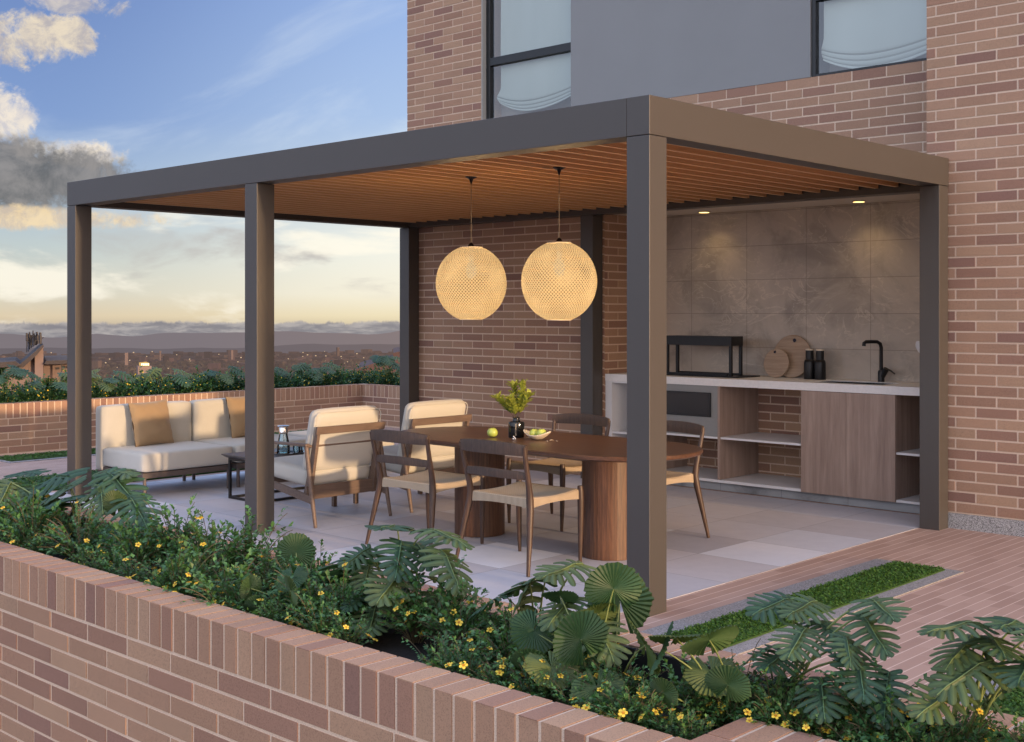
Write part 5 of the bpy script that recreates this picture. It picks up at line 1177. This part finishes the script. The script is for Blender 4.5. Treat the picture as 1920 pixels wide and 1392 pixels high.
for name, leaves in FANS:
    cx = sum(l[0] for l in leaves) / len(leaves); r = empty('fan_palm', (cx, -2.28, .42)); tag(r, FLAB[name], 'plant', 'fan palms in the front planter')
    for l in leaves:
        A = Vector(l[:3]) - Vector((0, 0, .05 if name == 'c' and l[2] > .74 else 0)); tilt = l[4] * .62
        nrm = (TOC * (1 - tilt) + Vector((0, 0, 1)) * tilt + Vector((rp.uniform(-.18, .18), rp.uniform(-.18, .18), 0))).normalized()
        d = (Vector((0, 0, 1)) * (1 - tilt) - Vector((0, 0, .25)) * tilt + TOC * tilt + Vector((rp.uniform(-.3, .3), 0, 0)))
        place_leaf(rp.choice(FM), r, A, d, nrm, l[3] * 1.02)
        stem(r, A - nrm * .004, (cx + rp.uniform(-.04, .04), -2.28 + rp.uniform(-.04, .04), .40), .004, 0)
# flowering shrubs
for i_, (nm, x, y, z, rd, tl) in enumerate((('c', 1.50, -2.50, .55, .075, .5), ('c', 1.70, -2.52, .53, .07, .4), ('c', 1.30, -2.36, .60, .07, .7), ('d', 2.0, -2.36, .60, .07, .4), ('b', .06, -2.42, .60, .06, .5), ('b', -.2, -2.5, .52, .055, .4))):
    r = [o for o in col.objects if o.get('label') == FLAB[nm]][0]; A = Vector((x, y, z))
    nrm = (TOC * (1 - tl) + Vector((rp.uniform(-.3, .3), 0, tl))).normalized(); d = (Vector((rp.uniform(-.4, .4), 0, -.4)) + TOC * .6)
    place_leaf(rp.choice(FM), r, A, d, nrm, rd * 1.2); stem(r, A - nrm * .004, (r.location.x + rp.uniform(-.05, .05), -2.28, .40), .004, 0)
def flower_mesh():
    mb = MB()
    for k in range(5):
        a = 2 * math.pi * k / 5; ca, sa = math.cos(a), math.sin(a)
        def q(x, y, z): return (x * ca - y * sa, x * sa + y * ca, z)
        mb.poly([q(.001, 0, 0), q(.007, -.0050, .003), q(.0128, -.0048, .0035), q(.0148, 0, .002), q(.0128, .0048, .0035), q(.007, .0050, .003)], (1, 1, 1), 0)
    for k in range(6):
        a = 2 * math.pi * k / 6; mb.box(.002 * math.cos(a) - .0009, .002 * math.cos(a) + .0009, .002 * math.sin(a) - .0009, .002 * math.sin(a) + .0009, 0, .006, (1, 1, 1), 1)
    return mb
flower0 = flower_mesh().build('flower', [M['petal'], M['stamen']])
def clump_mesh(seed, r=.15, h=.20, nst=46, leaf=.020, wid=.0075, per=15):
    rr = random.Random(seed); mb = MB(); tw = MB(); tips = []
    for s in range(nst):
        a = rr.uniform(0, 6.283); el = math.acos(rr.uniform(.05, 1.0)); k = rr.uniform(.72, 1.12)
        if rr.random() < .14: k *= 1.28
        tip = Vector((math.sin(el) * math.cos(a) * r * k, math.sin(el) * math.sin(a) * r * k, h * k * (.22 + .78 * math.cos(el))))
        base = Vector((tip.x * .12, tip.y * .12, 0)); mid = Vector((tip.x * .45, tip.y * .45, tip.z * .75 + .015))
        pts = bez(base, mid, tip, 8)
        tw.tube(pts, [.0013] * 9, 3, cap=False)
        for q in range(per):
            t = .25 + .75 * (q + rr.random()) / per; i = min(7, int(t * 8)); p = pts[i].lerp(pts[i + 1], t * 8 - i)
            ax = (pts[i + 1] - pts[i]).normalized(); b = rr.uniform(0, 6.283)
            sd = ax.cross(Vector((0, 0, 1)));  sd = sd.normalized() if sd.length > .01 else Vector((1, 0, 0))
            up = sd.cross(ax); dr = (ax * .75 + sd * math.cos(b) + up * math.sin(b) * .7).normalized()
            L = leaf * rr.uniform(.7, 1.25); W = wid * rr.uniform(.8, 1.2); w = dr.cross(Vector((rr.uniform(-.4, .4), rr.uniform(-.4, .4), 1))).normalized()
            kk = rr.uniform(.65, 1.25) * (.55 + .65 * t); cc = (kk * rr.uniform(.9, 1.15), kk, kk * rr.uniform(.8, 1.1))  # inner leaflets darker: shade inside the clump painted into their colour
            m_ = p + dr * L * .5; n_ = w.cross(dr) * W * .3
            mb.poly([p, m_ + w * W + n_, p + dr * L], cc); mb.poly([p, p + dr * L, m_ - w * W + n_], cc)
        tips.append((tip, (tip - base).normalized()))
    return mb, tw, tips
clumps = []
for s in range(5):
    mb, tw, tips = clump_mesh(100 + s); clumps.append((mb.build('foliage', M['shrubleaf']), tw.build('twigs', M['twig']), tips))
def add_clump(root, x, y, z, k, rz, nf, rr, src=clumps):
    fo, tw, tips = rr.choice(src)
    for o_ in (fo, tw):
        o = o_.copy(); col.objects.link(o); o.parent = root; o.location = (x - root.location.x, y - root.location.y, z - root.location.z); o.rotation_euler.z = rz; o.scale = (k, k, k * rr.uniform(.9, 1.15))
    for tip, d in rr.sample(tips, nf):
        p = Matrix.Rotation(rz, 3, 'Z') @ (tip * k); dd = Matrix.Rotation(rz, 3, 'Z') @ d
        o = flower0.copy(); col.objects.link(o); o.parent = root; o.location = (x - root.location.x + p.x, y - root.location.y + p.y, z - root.location.z + p.z)
        v = (dd + Vector((rr.uniform(-.5, .5), rr.uniform(-.7, .3), .3))).normalized(); o.rotation_euler = v.to_track_quat('Z', 'Y').to_euler(); s = rr.uniform(.7, 1.05); o.scale = (s, s, s)
rs = random.Random(77)
allc = [list(s) for s in SHRUBS]
x = -3.6
xf = -2.6
while xf < 2.0:
    allc.append([xf, -2.54 + rs.uniform(-.01, .03), rs.uniform(.062, .08)]); xf += .15
while x < 4.2:
    allc.append([x + rs.uniform(-.05, .05), rs.uniform(-2.45, -2.12) if x < 2.1 else rs.uniform(-2.25, -2.08), rs.uniform(.075, .12)]); x += .17
GAPS = [(-1.85, -1.55, -2.44), (.62, .98, -2.44), (1.9, 2.1, -2.45)]
allc = [c for c in allc if not any(a < c[0] < b and c[1] < y for a, b, y in GAPS)]
FR = [l for _, ls in FANS for l in ls if l[1] < -2.4]
allc = [c for c in allc if not any(math.hypot(c[0] - l[0], c[1] - l[1]) < .07 for l in FR)]
for l in FR: allc.append([l[0] + .07, l[1] + .16, .075]); allc.append([l[0] - .08, -2.53, .062])
allc.sort(key=lambda c: c[0])
cuts = [-2.6, -1.9, -1.35, -.95, -.55, -.15, .2, .55, .95, 1.45, 1.75, 1.95, 2.15, 2.35, 2.55, 2.85, 9]
LAB = ['yellow-flowered shrub at the planter end beyond the left edge', 'yellow-flowered shrub in the lower left planter corner by the leftmost split leaves', 'yellow-flowered shrub between the left swiss cheese plant and the black soil gap', 'dense yellow-flowered shrub right of the left swiss cheese plant, below the sofa',
       'dense yellow-flowered shrub below the sofa leg and left of the middle post', 'yellow-flowered shrub directly in front of the middle post foot', 'yellow-flowered shrub left of the upright round fan leaf', 'yellow-flowered shrub right of the upright round fan leaf', 'yellow-flowered shrub under the split leaves below the walnut chairs',
       'dark green flowering shrub left of the split leaf with holes', 'flowering shrub hanging over the coping beneath the big fan palm', 'flowering shrub with large yellow blooms right of the corner post foot', 'flowering shrub below the raised yellow fan leaf beside the planter corner', 'flowering shrub at the step of the brick planter',
       'flowering shrub around the largest hanging split leaf', 'flowering shrub between the two right-hand swiss cheese plants', 'flowering shrub in the lower right corner of the picture']
groups = {}
for c in allc:
    i = 0
    while c[0] > cuts[i]: i += 1
    groups.setdefault(i, []).append(c)
for i, cs in groups.items():
    cx = sum(c[0] for c in cs) / len(cs); r = empty('flowering_shrub', (cx, -2.28, .41)); tag(r, LAB[i], 'shrub', 'yellow-flowered shrubs in the front planter')
    for c in cs:
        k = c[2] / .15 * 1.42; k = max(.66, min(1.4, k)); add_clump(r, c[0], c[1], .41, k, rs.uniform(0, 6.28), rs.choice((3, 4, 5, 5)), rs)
# far hedge
hc = []
for s in range(4):
    mb, tw, tips = clump_mesh(300 + s, .26, .33, 60, .038, .015, 13); fm = MB(); rr = random.Random(s)
    for tip, d in tips:
        if rr.random() < .75:
            p = tip * rr.uniform(.85, 1.02); z = .0105
            w = Vector((rr.uniform(-1, 1), rr.uniform(-1, 1), rr.uniform(-1, 1))).normalized(); u = w.cross(Vector((.3, .5, .8))).normalized(); v_ = w.cross(u)
            fm.poly([p + (u * math.cos(a) + v_ * math.sin(a)) * z for a in [k * 1.2566 for k in range(5)]])
    hc.append((mb.build('foliage', M['hedgeleaf']), fm.build('blossoms', M['petal']), tips))
def hedge(label, spots):
    r = empty('flowering_hedge', (spots[0][0], spots[0][1], .5)); tag(r, label, 'hedge')
    for (x, y) in spots:
        fo, bl, tips = rs.choice(hc); rz = rs.uniform(0, 6.28); k = rs.uniform(.78, 1.02)
        for o_ in (fo, bl):
            o = o_.copy(); col.objects.link(o); o.parent = r; o.location = (x - r.location.x, y - r.location.y, 0); o.rotation_euler.z = rz; o.scale = (k, k, k)
sp = []; y = -7.0
while y < 7.2: sp.append((-10.36 + rs.uniform(-.04, .04), y)); sp.append((-10.74 + rs.uniform(-.06, .06), y + .16)); y += .30
hedge('long dark hedge dotted with yellow blossoms behind the far planter wall', sp)
sp = []; x = -9.9
while x < -5.4: sp.append((x, 6.72 + rs.uniform(-.04, .04))); sp.append((x + .15, 7.08)); x += .24
hedge('short dark hedge on the return of the far planter by the rear corner post', sp)
FARL = [(-10.42, 1.15, 'swiss cheese plant rising from the hedge before the stair tower'), (-10.4, 1.72, 'swiss cheese plant in the hedge beside the left end post'), (-10.5, 2.5, 'swiss cheese plant in the hedge right of the left end post'), (-10.45, 3.35, 'swiss cheese plant in the hedge below the floodlit building'),
        (-10.4, 4.15, 'swiss cheese plant in the hedge just left of the middle post'), (-10.45, 4.95, 'swiss cheese plant in the hedge right of the middle post'), (-10.5, 5.85, 'swiss cheese plant in the hedge above the first armchair'), (-9.95, 6.75, 'tallest swiss cheese plant at the hedge corner'), (-8.8, 6.8, 'swiss cheese plant in the hedge touching the rear corner post')]
for (x, y, lab) in FARL:
    r = empty('monstera_plant', (x, y, .5)); tag(r, lab, 'plant', 'swiss cheese plants in the far hedge'); hh = .02 + (.10 if 'tallest' in lab or 'stair' in lab else 0)
    for k in range(7):
        a = rs.uniform(0, 6.28); A = Vector((x + math.cos(a) * .13 + rs.uniform(-.05, .05), y + math.sin(a) * .16, .5 + rs.uniform(.27, .40) + hh)); d = Vector((math.cos(a) + .5, math.sin(a), rs.uniform(-.5, .1)))
        place_leaf(rs.choice(MM), r, A, d, Vector((.35, -.1, 1)), rs.uniform(.20, .28)); stem(r, A, (x, y, .48), .005)
for o in MM + FM + [flower0] + [c for t in clumps for c in t[:2]] + [c for t in hc for c in t[:2]]:
    bpy.data.objects.remove(o)
